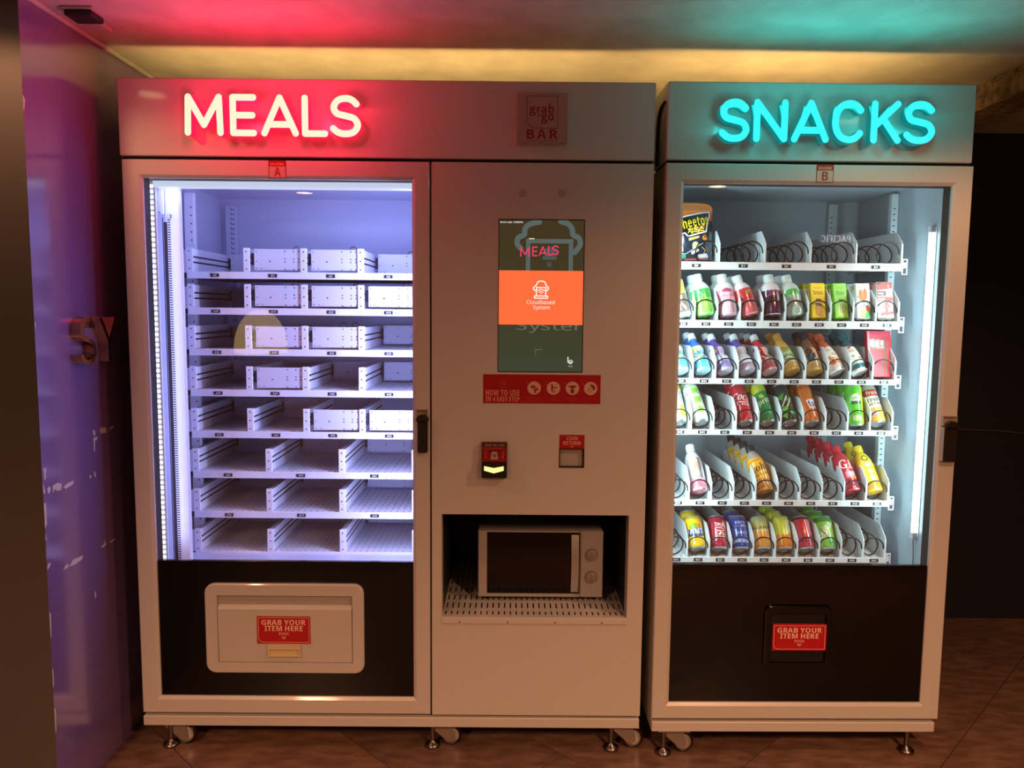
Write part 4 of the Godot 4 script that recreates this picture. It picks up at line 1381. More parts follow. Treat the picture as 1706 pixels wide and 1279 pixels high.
func divider_mesh() -> ArrayMesh:
	var st := mb()
	prism(st, PackedVector2Array([Vector2(-0.2215, 0), Vector2(-0.2215, 0.073), Vector2(-0.226, 0.082), Vector2(-0.262, 0.113), Vector2(-0.272, 0.117), Vector2(-0.63, 0.117), Vector2(-0.63, 0)]), -0.0009, 0.0009)
	var s2 := mb()
	s2.append_from(done(st), 0, Transform3D(Basis(Vector3(0, 0, 1), Vector3(0, 1, 0), Vector3(1, 0, 0)), Vector3.ZERO))
	var s3 := mb()
	s3.append_from(reskin(done(s2)), 0, Transform3D())
	box(s3, Vector3(-0.0030, 0.004, -0.2225), Vector3(0.0030, 0.073, -0.2208), 0.0006)
	return done(s3)


func coil_mesh(r: float, pitch: float, turns: float) -> ArrayMesh:
	var st := mb()
	var p := PackedVector3Array()
	var n := int(turns * 20)
	for k in n + 1:
		var a := -0.12 + TAU * k / 20.0
		p.append(Vector3(r * cos(a), r * sin(a), -0.10 * pitch * minf(k / 10.0, 1.0) - pitch * maxf(0.0, k / 20.0 - 0.5)))
	tube(st, p, 0.0025, 6)
	return done(st)


# ---------------------------------------------------------------- the goods
const BODY := {
	"juice": [[0.0, 0.003], [0.020, 0.0], [0.028, 0.0015], [0.0325, 0.007], [0.0350, 0.016], [0.0355, 0.050], [0.0350, 0.054], [0.0356, 0.058], [0.0356, 0.088], [0.0345, 0.099], [0.0300, 0.111], [0.0225, 0.121], [0.0165, 0.125], [0.0160, 0.131]],
	"waist": [[0.0, 0.003], [0.018, 0.0], [0.0265, 0.001], [0.0292, 0.006], [0.0295, 0.012], [0.0295, 0.048], [0.0280, 0.055], [0.0225, 0.063], [0.0208, 0.068], [0.0235, 0.075], [0.0262, 0.085], [0.0252, 0.096], [0.0200, 0.107], [0.0150, 0.117], [0.0125, 0.126], [0.0128, 0.138]],
	"taper": [[0.0, 0.003], [0.020, 0.0], [0.028, 0.001], [0.0298, 0.006], [0.030, 0.014], [0.0300, 0.058], [0.0285, 0.076], [0.0240, 0.100], [0.0180, 0.122], [0.0140, 0.131], [0.0140, 0.138]],
	"tall": [[0.0, 0.004], [0.020, 0.0], [0.0285, 0.001], [0.0318, 0.008], [0.032, 0.030], [0.0308, 0.035], [0.0308, 0.039], [0.0320, 0.044], [0.0320, 0.104], [0.0300, 0.120], [0.0230, 0.141], [0.0160, 0.152], [0.0142, 0.156], [0.0142, 0.162]],
	"slim": [[0.0262, 0.006], [0.0285, 0.012], [0.0288, 0.016], [0.0288, 0.134], [0.0268, 0.143], [0.0260, 0.146]],
	"stout": [[0.0285, 0.005], [0.0312, 0.010], [0.0318, 0.014], [0.0318, 0.106], [0.0295, 0.114], [0.0285, 0.117]],
}
const CAPS := {"juice": [0.0180, 0.131, 0.153], "waist": [0.0140, 0.138, 0.157], "taper": [0.0150, 0.138, 0.160], "tall": [0.0160, 0.162, 0.182]}
var shown := {}


func label_art(key: String) -> ImageTexture:
	var o := []
	var bg := "ffffff"
	match key:
		"green": bg = "86d552"; o = [["R", 0, 0, 256, 78, "d3e9dc"], ["R", 0, 72, 256, 66, "3db64a"], ["L", [108, 84, 128, 118, 118, 134], 6, "9be28a"], ["R", 0, 136, 256, 5, "6cc84c"], ["L", [104, 150, 104, 226], 4, "a6e872"], ["L", [128, 152, 128, 230], 4, "a2e46c"], ["L", [152, 150, 152, 226], 4, "a6e872"]]
		"pink": bg = "e2b3c3"; o = [["R", 0, 0, 256, 82, "dde3e4"], ["R", 0, 76, 256, 52, "d98ca8"], ["P", [110, 76, 128, 66, 146, 76, 146, 92, 110, 92], "b8456f"], ["T", "yogurt", 96, 96, 160, 116, "f4dfe6", 1], ["L", [104, 150, 104, 222], 4, "efd0da"], ["L", [128, 150, 128, 226], 4, "efd0da"], ["L", [152, 150, 152, 222], 4, "efd0da"]]
		"red": bg = "cc5c66"; o = [["R", 0, 0, 256, 70, "e2d6d6"], ["R", 0, 64, 256, 80, "c2343f"], ["C", 140, 92, 12, "a8a83c"], ["C", 140, 92, 6, "7c8c34"], ["L", [96, 70, 112, 130], 5, "e08a88"], ["L", [110, 160, 110, 226], 5, "e08c92"], ["L", [146, 160, 146, 226], 4, "dd8088"]]
		"purple": bg = "4a1a34"; o = [["R", 0, 0, 256, 84, "d9d6da"], ["R", 0, 78, 256, 40, "5a2346"], ["P", [100, 78, 156, 78, 146, 100, 110, 100], "7d3a66"], ["L", [104, 120, 116, 108, 140, 108, 152, 120, 152, 150], 5, "8d6a84"], ["L", [112, 170, 112, 224], 6, "8a5a76"], ["L", [146, 170, 146, 224], 5, "7a4a68"]]  # pale upright streaks low down are painted highlights
		"clear": bg = "a4b8ae"; o = [["R", 0, 0, 256, 74, "ccd9d4"], ["R", 0, 68, 256, 40, "52b45c"], ["P", [70, 68, 110, 68, 90, 90], "e3efe4"], ["P", [150, 72, 190, 72, 176, 100], "d8ecd8"], ["L", [128, 108, 136, 190], 4, "d6e2dc"], ["L", [104, 200, 152, 200], 5, "c4d3cb"]]
		"blue": bg = "5cc0e2"; o = [["R", 0, 0, 256, 78, "2f6fc4"], ["R", 0, 78, 256, 108, "d4e8ea"], ["C", 112, 104, 18, "d9dc6a"], ["C", 146, 124, 16, "6fc2dc"], ["P", [98, 128, 128, 112, 150, 138, 120, 150], "3f8fd0"], ["C", 132, 160, 17, "c9d65c"], ["L", [100, 150, 118, 164], 7, "39568a"], ["P", [128, 172, 156, 150, 164, 186], "2f86b8"], ["R", 0, 186, 256, 20, "48aedb"]]
		"lilac": bg = "8f86bb"; o = [["R", 0, 0, 256, 82, "5c3f9a"], ["R", 0, 82, 128, 110, "6a54a8"], ["R", 128, 82, 128, 110, "c6b5dc"], ["P", [108, 92, 113, 104, 125, 105, 116, 113, 119, 125, 108, 118, 97, 125, 100, 113, 91, 105, 103, 104], "f0d65a"], ["R", 98, 136, 26, 44, "a8c2dc"], ["R", 134, 132, 34, 48, "e6e3ee"], ["L", [140, 142, 160, 142], 4, "6a6a86"], ["L", [140, 152, 160, 152], 3, "8a8aa2"], ["L", [140, 162, 160, 162], 3, "8a8aa2"]]
		"grape": bg = "c0aecb"; o = [["R", 0, 0, 256, 80, "5c3f9a"], ["R", 0, 80, 256, 66, "c3c8d0"], ["R", 86, 146, 84, 62, "eceaf0"], ["L", [94, 158, 160, 158], 4, "77788c"], ["L", [94, 168, 160, 168], 3, "9a9aae"], ["L", [94, 178, 160, 178], 3, "9a9aae"], ["L", [94, 190, 140, 190], 3, "a685b8"], ["R", 0, 208, 256, 10, "a77fb2"]]
		"berry": bg = "b85560"; o = [["R", 0, 0, 256, 84, "c52a3c"], ["R", 0, 84, 256, 100, "d9c8ca"], ["P", [80, 84, 126, 84, 146, 160, 104, 190, 76, 140], "b52834"], ["C", 108, 104, 11, "e8b84a"], ["P", [140, 160, 158, 150, 164, 186, 144, 196], "58924e"], ["L", [112, 146, 130, 176], 5, "f0dcd6"]]
		"tea": bg = "d8b35e"; o = [["R", 0, 0, 256, 70, "d6a24a"], ["R", 0, 70, 256, 100, "c3b748"], ["T", "TEA", 104, 82, 152, 102, "6a6a24", 1], ["R", 84, 108, 88, 34, "7fae62"], ["T", "leaf", 104, 112, 154, 138, "eef2da", 1], ["R", 0, 146, 256, 34, "2f8d86"], ["P", [100, 170, 128, 150, 156, 172], "e8d890"], ["L", [96, 190, 160, 196], 4, "f0dc9a"]]
		"coffee": bg = "c8a860"; o = [["R", 0, 0, 256, 86, "7a4a30"], ["R", 0, 86, 256, 110, "c08a4c"], ["E", 120, 112, 20, 28, "4a2416"], ["P", [100, 138, 150, 130, 156, 190, 108, 196], "2e1a14"], ["C", 128, 162, 16, "3c1e1c"], ["R", 150, 96, 8, 90, "e8d8a8"], ["R", 0, 196, 256, 8, "e3cf8a"]]
		"orange": bg = "e9e0d2"; o = [["R", 0, 0, 256, 74, "c9562c"], ["R", 84, 60, 40, 24, "d8302c"], ["R", 94, 66, 20, 8, "f4e4da"], ["L", [104, 96, 132, 96], 4, "7c6a5a"], ["L", [104, 106, 140, 106], 4, "7c6a5a"], ["C", 146, 140, 14, "c9b694"], ["C", 112, 160, 12, "8f8a5a"], ["P", [98, 186, 116, 160, 150, 166, 170, 206, 110, 216], "e08a4a"], ["P", [112, 190, 130, 176, 150, 200, 120, 208], "c95a24"], ["C", 140, 178, 8, "f0c890"]]
		"teal": bg = "e2ded0"; o = [["R", 0, 0, 256, 76, "1d5a63"], ["R", 88, 62, 40, 26, "c9302c"], ["R", 96, 70, 22, 8, "f4e4da"], ["L", [104, 100, 136, 104], 4, "5a5a4c"], ["L", [108, 112, 140, 114], 4, "6a6a5a"], ["C", 120, 150, 9, "b3a98c"], ["C", 150, 168, 8, "8f8460"], ["R", 0, 208, 256, 34, "2a6a70"]]
		"lime": bg = "eaf1e6"; o = [["R", 0, 0, 256, 14, "9fc79a"], ["R", 120, 22, 44, 48, "a9d86a"], ["R", 120, 88, 44, 48, "9ccf5c"], ["R", 120, 154, 44, 48, "a9d86a"], ["C", 142, 46, 14, "86c24a"], ["C", 142, 112, 14, "7cba44"], ["C", 142, 178, 14, "86c24a"], ["T", "sparkling", 26, 100, 158, 118, "3e5a48", 1, 1.5708]]
		"lemon": bg = "f0f0ea"; o = [["R", 0, 0, 256, 40, "e8d23a"], ["R", 120, 150, 60, 80, "e8d23a"], ["T", "lemon", 96, 90, 190, 112, "4a4a52", 1, 1.5708]]
		"cola": bg = "c51f2d"; o = [["R", 0, 0, 256, 60, "b5182a"], ["T", "Coca", 82, 66, 178, 112, "f6eeee", 2, 0.15, 0.25], ["T", "Cola", 96, 122, 180, 150, "f2e2e2", 2, 0.15, 0.25], ["L", [84, 118, 120, 126, 176, 120], 4, "f6eeee"], ["R", 100, 160, 4, 80, "e2707a"]]
		"sprite": bg = "0f9448"; o = [["P", [0, 0, 256, 0, 256, 30, 150, 44, 60, 70, 0, 60], "c5d22c"], ["C", 124, 84, 13, "d8d23a"], ["T", "Sprite", 74, 100, 184, 146, "eef6ee", 1, -0.35, 0.2], ["R", 0, 170, 256, 86, "0b8a40"], ["L", [90, 190, 170, 186], 4, "3fb86a"]]
		"shards": bg = "16301f"; o = [["R", 0, 0, 256, 50, "1a2a2c"], ["P", [80, 90, 130, 60, 112, 110], "4fae3a"], ["P", [120, 110, 190, 70, 160, 130], "3f9a34"], ["P", [84, 170, 140, 140, 120, 190], "6fd03e"], ["P", [130, 190, 186, 160, 176, 220], "57bb38"], ["P", [90, 210, 120, 196, 112, 240], "7bdc46"], ["L", [104, 150, 138, 84], 8, "e8eee8"], ["L", [130, 150, 160, 96], 8, "e2e6e2"], ["L", [150, 156, 176, 112], 6, "c8363a"]]
		"tango": bg = "e1761f"; o = [["R", 0, 0, 256, 26, "c9601a"], ["P", [118, 110, 176, 100, 184, 160, 128, 168], "eef2f6"], ["T", "fan", 126, 112, 180, 154, "2c54a8", 1, -0.2], ["P", [140, 92, 166, 88, 160, 104], "4c9a3c"], ["L", [100, 40, 108, 230], 5, "f0a050"]]
		"lime2": bg = "5fca34"; o = [["R", 150, 0, 50, 256, "d8dc36"], ["E", 122, 84, 26, 30, "dfeccf"], ["R", 96, 100, 54, 20, "2a6a3c"], ["T", "LIME", 104, 72, 142, 90, "4a8a4a", 1], ["L", [158, 40, 190, 40], 4, "8a9a2c"], ["L", [158, 56, 190, 56], 4, "8a9a2c"], ["L", [158, 72, 190, 72], 4, "8a9a2c"], ["R", 100, 190, 46, 34, "c4e8a0"]]
		"fruit": bg = "ded2c2"; o = [["R", 0, 0, 256, 34, "a9b7a0"], ["R", 0, 30, 256, 46, "c0392f"], ["T", "fruit", 96, 40, 160, 66, "f0d8c8", 1], ["T", "Fruit", 92, 88, 156, 114, "3a342c", 2, -0.15, 0.2], ["T", "Juice mix", 84, 118, 172, 144, "3a342c", 2, -0.12, 0.2], ["R", 0, 156, 256, 100, "dba93c"], ["C", 110, 196, 20, "c99a98"], ["C", 150, 190, 18, "f0cc5a"], ["C", 134, 226, 18, "e0b34a"]]
		"fanta": bg = "f0c71e"; o = [["R", 0, 0, 256, 20, "b9a43c"], ["P", [96, 84, 128, 58, 166, 76, 150, 100, 104, 104], "7cb83a"], ["C", 148, 78, 15, "e8862a"], ["P", [78, 106, 184, 92, 190, 146, 150, 168, 90, 164], "24407c"], ["T", "FANTA", 80, 102, 188, 144, "f4f6f8", 1, -0.08], ["L", [96, 190, 96, 240], 5, "f8e27a"]]
		"rose": bg = "b21f40"; o = [["R", 0, 0, 256, 16, "7e1830"], ["T", "ROSE", 60, 100, 196, 142, "f4e9e4", 2, 1.5708, 0.2], ["L", [148, 40, 160, 90], 8, "f4e9e4"], ["L", [92, 60, 92, 220], 5, "d8607a"]]
		"ice": bg = "21409c"; o = [["R", 0, 0, 256, 18, "4a5a8c"], ["T", "zero", 104, 40, 156, 60, "c6d2ee", 1], ["R", 96, 76, 64, 6, "7f96d8"], ["R", 132, 66, 26, 20, "9fb2e2"], ["P", [84, 100, 108, 90, 120, 150, 92, 170], "3a5cc0"], ["T", "cool", 106, 120, 160, 142, "b8c8ee", 1], ["R", 0, 180, 256, 36, "6f8ad0"], ["T", "drink water", 78, 186, 178, 208, "e6ecf8", 1], ["L", [150, 30, 150, 230], 5, "5c78cc"]]
		"isle": bg = "dca246"; o = [["G", 0, 0, 256, 120, "9fbf8c", "cdbb62"], ["T", "Island", 76, 74, 176, 102, "2c4a36", 2, -0.1, 0.3], ["L", [112, 30, 112, 236], 6, "f0d29a"], ["P", [96, 190, 128, 150, 166, 196], "e88a2c"]]
		"citrus": bg = "c9dd3c"; o = [["R", 138, 30, 38, 96, "e3ead8"], ["L", [146, 46, 168, 46], 4, "9aa890"], ["L", [146, 60, 168, 60], 4, "9aa890"], ["L", [146, 74, 168, 74], 4, "9aa890"], ["P", [70, 140, 128, 150, 190, 136, 200, 256, 60, 256], "e88c22"], ["L", [104, 20, 108, 230], 6, "f0f0a0"]]
		"vita": bg = "c43a58"; o = [["R", 0, 0, 256, 20, "5a1a28"], ["P", [110, 24, 134, 24, 140, 150, 116, 150], "d9202e"], ["P", [140, 24, 176, 24, 176, 150, 146, 150], "d88a9c"], ["L", [136, 30, 142, 240], 5, "f6dfe4"], ["T", "VITA", 96, 166, 166, 206, "6a1830", 1]]
		"fizz": bg = "8cd04c"; o = [["R", 0, 0, 256, 40, "4a9a3c"], ["T", "Sprite", 50, 90, 190, 140, "efeaf4", 1, -1.2, 0.2], ["L", [92, 90, 130, 180], 6, "8a5a9c"], ["L", [160, 40, 166, 230], 8, "c8ea7a"], ["P", [120, 170, 176, 160, 180, 240, 120, 236], "5cb85a"]]
		"peach": bg = "d9788e"; o = [["R", 0, 0, 256, 66, "d0d5d8"], ["R", 0, 60, 256, 128, "a29a9e"], ["R", 98, 62, 14, 122, "d8d2d4"], ["R", 118, 62, 20, 122, "c79c86"], ["C", 128, 78, 14, "e8b49c"], ["R", 142, 62, 10, 122, "6a6266"], ["R", 156, 62, 12, 122, "d8d2d4"], ["P", [112, 150, 132, 130, 142, 160, 126, 176], "e2b8b0"], ["R", 0, 188, 256, 10, "e8a0b0"]]
		"iced": bg = "c27a22"; o = [["R", 0, 0, 256, 60, "b3a89c"], ["R", 0, 56, 256, 128, "f0b42c"], ["T", "Lobi", 84, 100, 172, 138, "2c3a30", 2, -0.3, 0.3], ["L", [86, 84, 150, 66], 6, "c8801c"], ["T", "iced tea", 96, 150, 166, 168, "8a5a14", 1, -0.2], ["L", [120, 160, 130, 230], 5, "f6e2b8"], ["R", 0, 184, 256, 8, "e0a030"]]
		"gored": bg = "a02c40"; o = [["R", 0, 0, 256, 190, "c8243c"], ["T", "GL", 96, 70, 168, 122, "f2efe2", 2, 0.1], ["L", [94, 62, 132, 58, 150, 84], 5, "24502e"], ["R", 108, 140, 54, 40, "c98a94"], ["L", [116, 150, 152, 150], 4, "f0dade"], ["L", [116, 162, 152, 162], 4, "f0dade"], ["R", 132, 172, 30, 16, "e08a2c"]]
		"goyel": bg = "d8a03a"; o = [["R", 0, 0, 256, 200, "ead02e"], ["C", 128, 56, 18, "5a6a2c"], ["C", 128, 56, 12, "ead02e"], ["R", 112, 84, 36, 26, "a8b48a"], ["T", "GO", 116, 88, 144, 106, "f4f4ea", 1], ["C", 132, 140, 12, "e8ead8"], ["T", "Q", 118, 164, 148, 196, "f6f4e6", 1], ["L", [108, 70, 108, 190], 4, "f4e68a"]]
		"banana": bg = "ecd91a"; o = [["T", "Banana", 36, 52, 220, 84, "6a5a1e", 1], ["L", [60, 34, 196, 34], 5, "b39a20"], ["R", 76, 116, 104, 16, "4a3c14"], ["R", 60, 132, 140, 46, "c9b98a"], ["T", "KORDA", 76, 146, 186, 172, "3c3420", 1], ["R", 64, 178, 128, 66, "d8be5a"], ["C", 128, 210, 26, "e0cf94"]]
		"melon": bg = "92d84c"; o = [["T", "Melon", 44, 50, 212, 86, "5a8a34", 1], ["L", [70, 34, 190, 34], 5, "6aa83c"], ["R", 86, 118, 100, 14, "3a5a2a"], ["P", [66, 150, 190, 150, 206, 240, 56, 240], "c8e29a"], ["L", [110, 150, 96, 220, 112, 240], 8, "8aa86a"], ["L", [150, 150, 170, 210], 7, "6a8a4c"], ["R", 60, 228, 140, 12, "e8e26a"]]
		"tomato": bg = "f0efe8"; o = [["C", 86, 84, 42, "e0763a"], ["C", 168, 78, 42, "d96a30"], ["C", 128, 102, 38, "e88a4a"], ["L", [96, 46, 120, 38], 5, "5a7a3a"], ["L", [156, 40, 186, 36], 5, "5a7a3a"], ["R", 100, 124, 100, 6, "5a6278"], ["T", "Vegetal", 106, 128, 214, 150, "3e4658", 1], ["R", 110, 158, 60, 6, "9aa2b2"], ["R", 110, 170, 80, 5, "9aa2b2"], ["P", [60, 196, 256, 188, 256, 256, 60, 256], "bcd98a"], ["P", [170, 220, 256, 196, 256, 256, 150, 256], "3cb85a"], ["C", 198, 186, 25, "dc4a36"], ["R", 10, 90, 20, 20, "5a5a5a"], ["R", 12, 180, 18, 60, "b8bab8"]]
		"vegetal": bg = "ece8e0"; o = [["P", [0, 0, 256, 0, 256, 44, 0, 60], "c02830"], ["C", 196, 28, 18, "e0786c"], ["P", [0, 0, 120, 0, 0, 22], "2a2a2a"], ["R", 0, 64, 150, 36, "23262a"], ["T", "berry", 14, 70, 104, 96, "e8e8e4", 1, 0.0, 0.2], ["R", 0, 106, 256, 34, "c8303e"], ["T", "fresh", 12, 112, 120, 134, "f0d0cc", 1, 0.0, 0.2], ["C", 150, 196, 50, "c0303a"], ["E", 150, 172, 34, 12, "dc7a76"], ["T", "V", 84, 186, 130, 226, "efe6d6", 1], ["T", "B", 168, 184, 204, 216, "efe6d6", 1], ["P", [40, 226, 256, 210, 256, 232, 40, 246], "c0303a"]]
		"choco": bg = "d8c04a"; o = [["R", 0, 0, 256, 96, "e6cc3a"], ["R", 0, 96, 256, 160, "6c5a50"], ["P", [120, 100, 190, 110, 180, 150, 130, 140], "e8ece6"], ["P", [140, 150, 220, 200, 210, 228, 150, 180], "efeee8"], ["P", [90, 160, 130, 170, 120, 220, 80, 210], "dfe4dc"], ["R", 0, 232, 256, 24, "d3dbe0"]]
		"sticks": bg = "c42338"; o = [["R", 0, 0, 256, 30, "d24258"], ["R", 0, 0, 26, 256, "d88a94"], ["P", [20, 44, 196, 50, 190, 110, 20, 100], "8a5a4a"]] + hangul(30, 46, 46, "빼") + hangul(84, 50, 46, "빼") + hangul(136, 54, 44, "로") + [["P", [196, 40, 214, 40, 150, 250, 120, 250], "7a4a3c"], ["P", [216, 60, 232, 60, 190, 250, 166, 250], "8a4a40"], ["P", [60, 130, 150, 124, 140, 170, 70, 176], "cc2f44"], ["R", 226, 160, 14, 20, "f0d060"], ["R", 226, 190, 14, 50, "e8c8cc"]]
	return draw(256, 256, bg, o)


func hangul(x: float, y: float, w: float, ch: String) -> Array:   # letters the fonts lack, as strokes
	var f := "f6f2ee"
	var u := w / 46.0
	var o := []
	var seg := []
	match ch:
		"빼": seg = [[0, 4, 0, 38], [9, 4, 9, 38], [0, 20, 9, 20], [0, 38, 9, 38], [14, 4, 14, 38], [22, 4, 22, 38], [14, 20, 22, 20], [14, 38, 22, 38], [29, 0, 29, 44], [38, 0, 38, 44], [29, 22, 38, 22]]
		"로": seg = [[4, 2, 36, 2], [36, 2, 36, 12], [36, 12, 4, 12], [4, 12, 4, 22], [4, 22, 38, 22], [20, 24, 20, 38], [0, 38, 42, 38]]
		"치": seg = [[8, 2, 18, 2], [0, 10, 28, 10], [14, 10, 2, 36], [14, 18, 28, 34], [36, 0, 36, 42]]
		"토": seg = [[4, 0, 36, 0], [4, 0, 4, 22], [4, 11, 32, 11], [4, 22, 38, 22], [20, 24, 20, 36], [0, 36, 42, 36]]
		"스": seg = [[20, 0, 4, 22], [20, 6, 38, 22], [0, 36, 42, 36]]
	for s in seg:
		o.append(["L", [x + s[0] * u, y + s[1] * u, x + s[2] * u, y + s[3] * u], 5.5 * u, f])
	return o


func can_or_bottle(kind: String, key: String, capm: String, basem: String) -> Node3D:
	var o := Node3D.new()
	var art := printed(label_art(key), 0.22, {"clearcoat_enabled": true, "clearcoat": 0.6, "clearcoat_roughness": 0.08})
	var p: Array = BODY[kind]
	var st := mb()
	if kind in ["slim", "stout"]:
		var rl: float = p[0][0]
		lathe(st, p, SEG, Transform3D(), 0, p[-1][1])
		part("can_body", done(st), art, o)
		part("can_base", turned([[0.0, p[0][1] + 0.004], [rl * 0.66, p[0][1]], [rl * 0.82, 0.0], [rl * 0.90, 0.001], [rl, p[0][1]]]), M.tin, o)
		var top: float = p[-1][1]
		var rt: float = p[-1][0]
		var ld := mb()
		lathe(ld, [[rt, top], [rt + 0.0012, top + 0.002], [rt, top + 0.004], [rt - 0.0018, top + 0.0032], [rt - 0.003, top - 0.001], [0.0, top - 0.001]])
		box(ld, Vector3(-0.006, top - 0.001, -0.002), Vector3(0.006, top + 0.0005, 0.016), 0.0005)
		part("can_lid", done(ld), M.tin, o)
		return o
	lathe(st, p.slice(3), SEG, Transform3D(), 0, p[-1][1])
	part("bottle_body", done(st), art, o)
	var bs := mb()
	lathe(bs, p.slice(0, 4), SEG, Transform3D(), 5 if basem == "petal" else 0)
	part("bottle_base", done(bs), M["base_white"] if basem == "petal" else (M[basem] if basem else art), o)
	var c: Array = CAPS[kind]
	var cr: float = c[0] * (1.22 if capm in ["cap_orange", "cap_teal"] else 1.0)
	part("bottle_cap", turned([[c[0] * 0.85, c[1] - 0.001], [cr * 0.97, c[1]], [cr, c[1] + 0.002], [cr, c[2] - 0.003], [cr * 0.93, c[2]], [0.0, c[2]]], 22), M[capm], o)
	var nk: float = p[-1][0]
	part("neck_ring", turned([[nk, c[1] - 0.005], [nk + 0.002, c[1] - 0.0045], [nk + 0.002, c[1] - 0.002], [nk, c[1] - 0.0015]], 22), M[capm], o)
	return o


func carton(key: String, w: float, h: float, d: float, edge: String, straw := true) -> Node3D:
	var o := Node3D.new()
	var f := mb()
	var b := 0.002
	quad(f, Vector3(-w / 2 + b, b, d / 2), Vector3(w / 2 - b, b, d / 2), Vector3(w / 2 - b, h - b, d / 2), Vector3(-w / 2 + b, h - b, d / 2), Vector3(0, 0, 1))
	var e := mb()
	box(e, Vector3(-w / 2, 0, -d / 2), Vector3(w / 2, h, d / 2 - 0.0003), b)
	var art := printed(label_art(key), 0.35)
	var em: Material = M.get(edge, null)
	if em == null:
		em = mat(edge, hx(edge), 0.4)
	part("carton_body", join([[f, art], [e, em]]), art, o)
	if straw:
		var t := mb()
		box(t, Vector3(-w / 2 + 0.002, h, -0.001), Vector3(w / 2 - 0.002, h + 0.004, 0.001), 0.0006)
		part("top_seam", done(t), em, o)
		var s := mb()
		tube(s, PackedVector3Array([Vector3(-w / 2 - 0.0022, 0.02, 0), Vector3(-w / 2 - 0.0022, h - 0.015, 0)]), 0.002, 8)
		part("straw", done(s), M.straw, o)
	return o


func snack_bag() -> Node3D:
	var o := Node3D.new()
	var ops := [["R", 0, 0, 320, 128, "ff8c2c"], ["P", [0, 100, 320, 60, 320, 130, 0, 150], "dd6818"], ["P", [186, 40, 262, 60, 256, 96, 200, 84], "f0954a"]]
	ops += [["P", [20, 150, 60, 110, 290, 62, 296, 92, 276, 150, 268, 220, 120, 262, 92, 236, 30, 250], "f2efe6"], ["P", [30, 156, 66, 120, 284, 72, 286, 96, 266, 146, 258, 212, 122, 250, 98, 226, 40, 240], "1a1710"], ["T", "Cheetos", 36, 108, 280, 186, "efd82a", 1, -0.20], ["P", [40, 210, 62, 160, 84, 160, 66, 236], "efd82a"]]
	for h in [[120, 196, "치"], [164, 188, "토"], [208, 178, "스"]]:
		for s in hangul(h[0], h[1], 42, h[2]):
			s[2] = 8.0
			s[3] = "efd04a"
			ops.append(s)
	ops += [["P", [0, 270, 320, 236, 320, 300, 0, 330], "20283a"], ["P", [124, 268, 206, 250, 208, 264, 128, 288], "e0cf6a"], ["P", [30, 266, 56, 244, 58, 262, 38, 290], "dca84a"], ["C", 252, 262, 20, "e8983a"], ["C", 256, 252, 9, "c8402c"], ["P", [250, 236, 262, 230, 262, 244], "4a9a4a"], ["C", 180, 316, 24, "d8d678"], ["P", [156, 330, 214, 300, 220, 312, 166, 346], "e6dc92"], ["P", [40, 340, 84, 322, 92, 362, 54, 372], "e2e6e0"], ["P", [150, 364, 206, 340, 212, 358, 160, 384], "efeada"], ["P", [26, 352, 44, 346, 60, 392, 40, 396], "d8a44a"], ["L", [110, 380, 240, 300], 4, "cfd6c8"], ["C", 90, 392, 20, "bfd0c0"], ["P", [20, 384, 110, 376, 120, 408, 20, 410], "3a8a7a"], ["P", [200, 384, 270, 372, 290, 400, 210, 408], "c4ccd2"], ["L", [230, 330, 262, 352, 244, 380], 6, "b08a5a"], ["L", [262, 318, 276, 350], 6, "8a6a50"], ["R", 0, 410, 320, 22, "2a3038"], ["P", [110, 412, 290, 404, 290, 416, 110, 424], "c04a40"]]
	var art := printed(draw(320, 432, "1d2433", ops), 0.22, {"clearcoat_enabled": true, "clearcoat": 0.5, "clearcoat_roughness": 0.1})
	var st := mb()
	var n := 18
	var w := 0.150
	var h := 0.205
	var at := func(i: int, j: int, s: float) -> Vector3:
		var u := i / float(n) * 2 - 1
		var v := j / float(n)
		var puff := 0.030 * pow(maxf(0.0, 1.0 - pow(absf(u), 3.0)), 0.7) * pow(maxf(0.0, sin(PI * clampf((v - 0.05) / 0.90, 0, 1))), 0.5)
		puff += 0.0012 * sin(u * 9 + v * 13) * sin(PI * v)
		var corner := pow(absf(u), 6.0) * maxf(0.0, v - 0.9) * 10.0
		return Vector3(u * w / 2 * (1.0 - 0.05 * sin(PI * v) - 0.04 * corner), v * h - 0.012 * corner - 0.004 * u * u * v, s * maxf(puff, 0.0006))
	for s in [1.0, -1.0]:
		for i in n:
			for j in n:
				var p: Array[Vector3] = []
				var nn: Array[Vector3] = []
				var uv: Array[Vector2] = []
				for c in [[i, j], [i + 1, j], [i + 1, j + 1], [i, j + 1]]:
					p.append(at.call(c[0], c[1], s))
					var dx: Vector3 = at.call(mini(c[0] + 1, n), c[1], s) - at.call(maxi(c[0] - 1, 0), c[1], s)
					var dy: Vector3 = at.call(c[0], mini(c[1] + 1, n), s) - at.call(c[0], maxi(c[1] - 1, 0), s)
					nn.append(dx.cross(dy).normalized() * s)
					uv.append(Vector2(c[0] / float(n) if s > 0 else 1 - c[0] / float(n), 1 - c[1] / float(n)))
				tri(st, p[0], p[1], p[2], nn[0], nn[1], nn[2], uv[0], uv[1], uv[2])
				tri(st, p[0], p[2], p[3], nn[0], nn[2], nn[3], uv[0], uv[2], uv[3])
	part("bag_body", done(st), art, o)
	return o


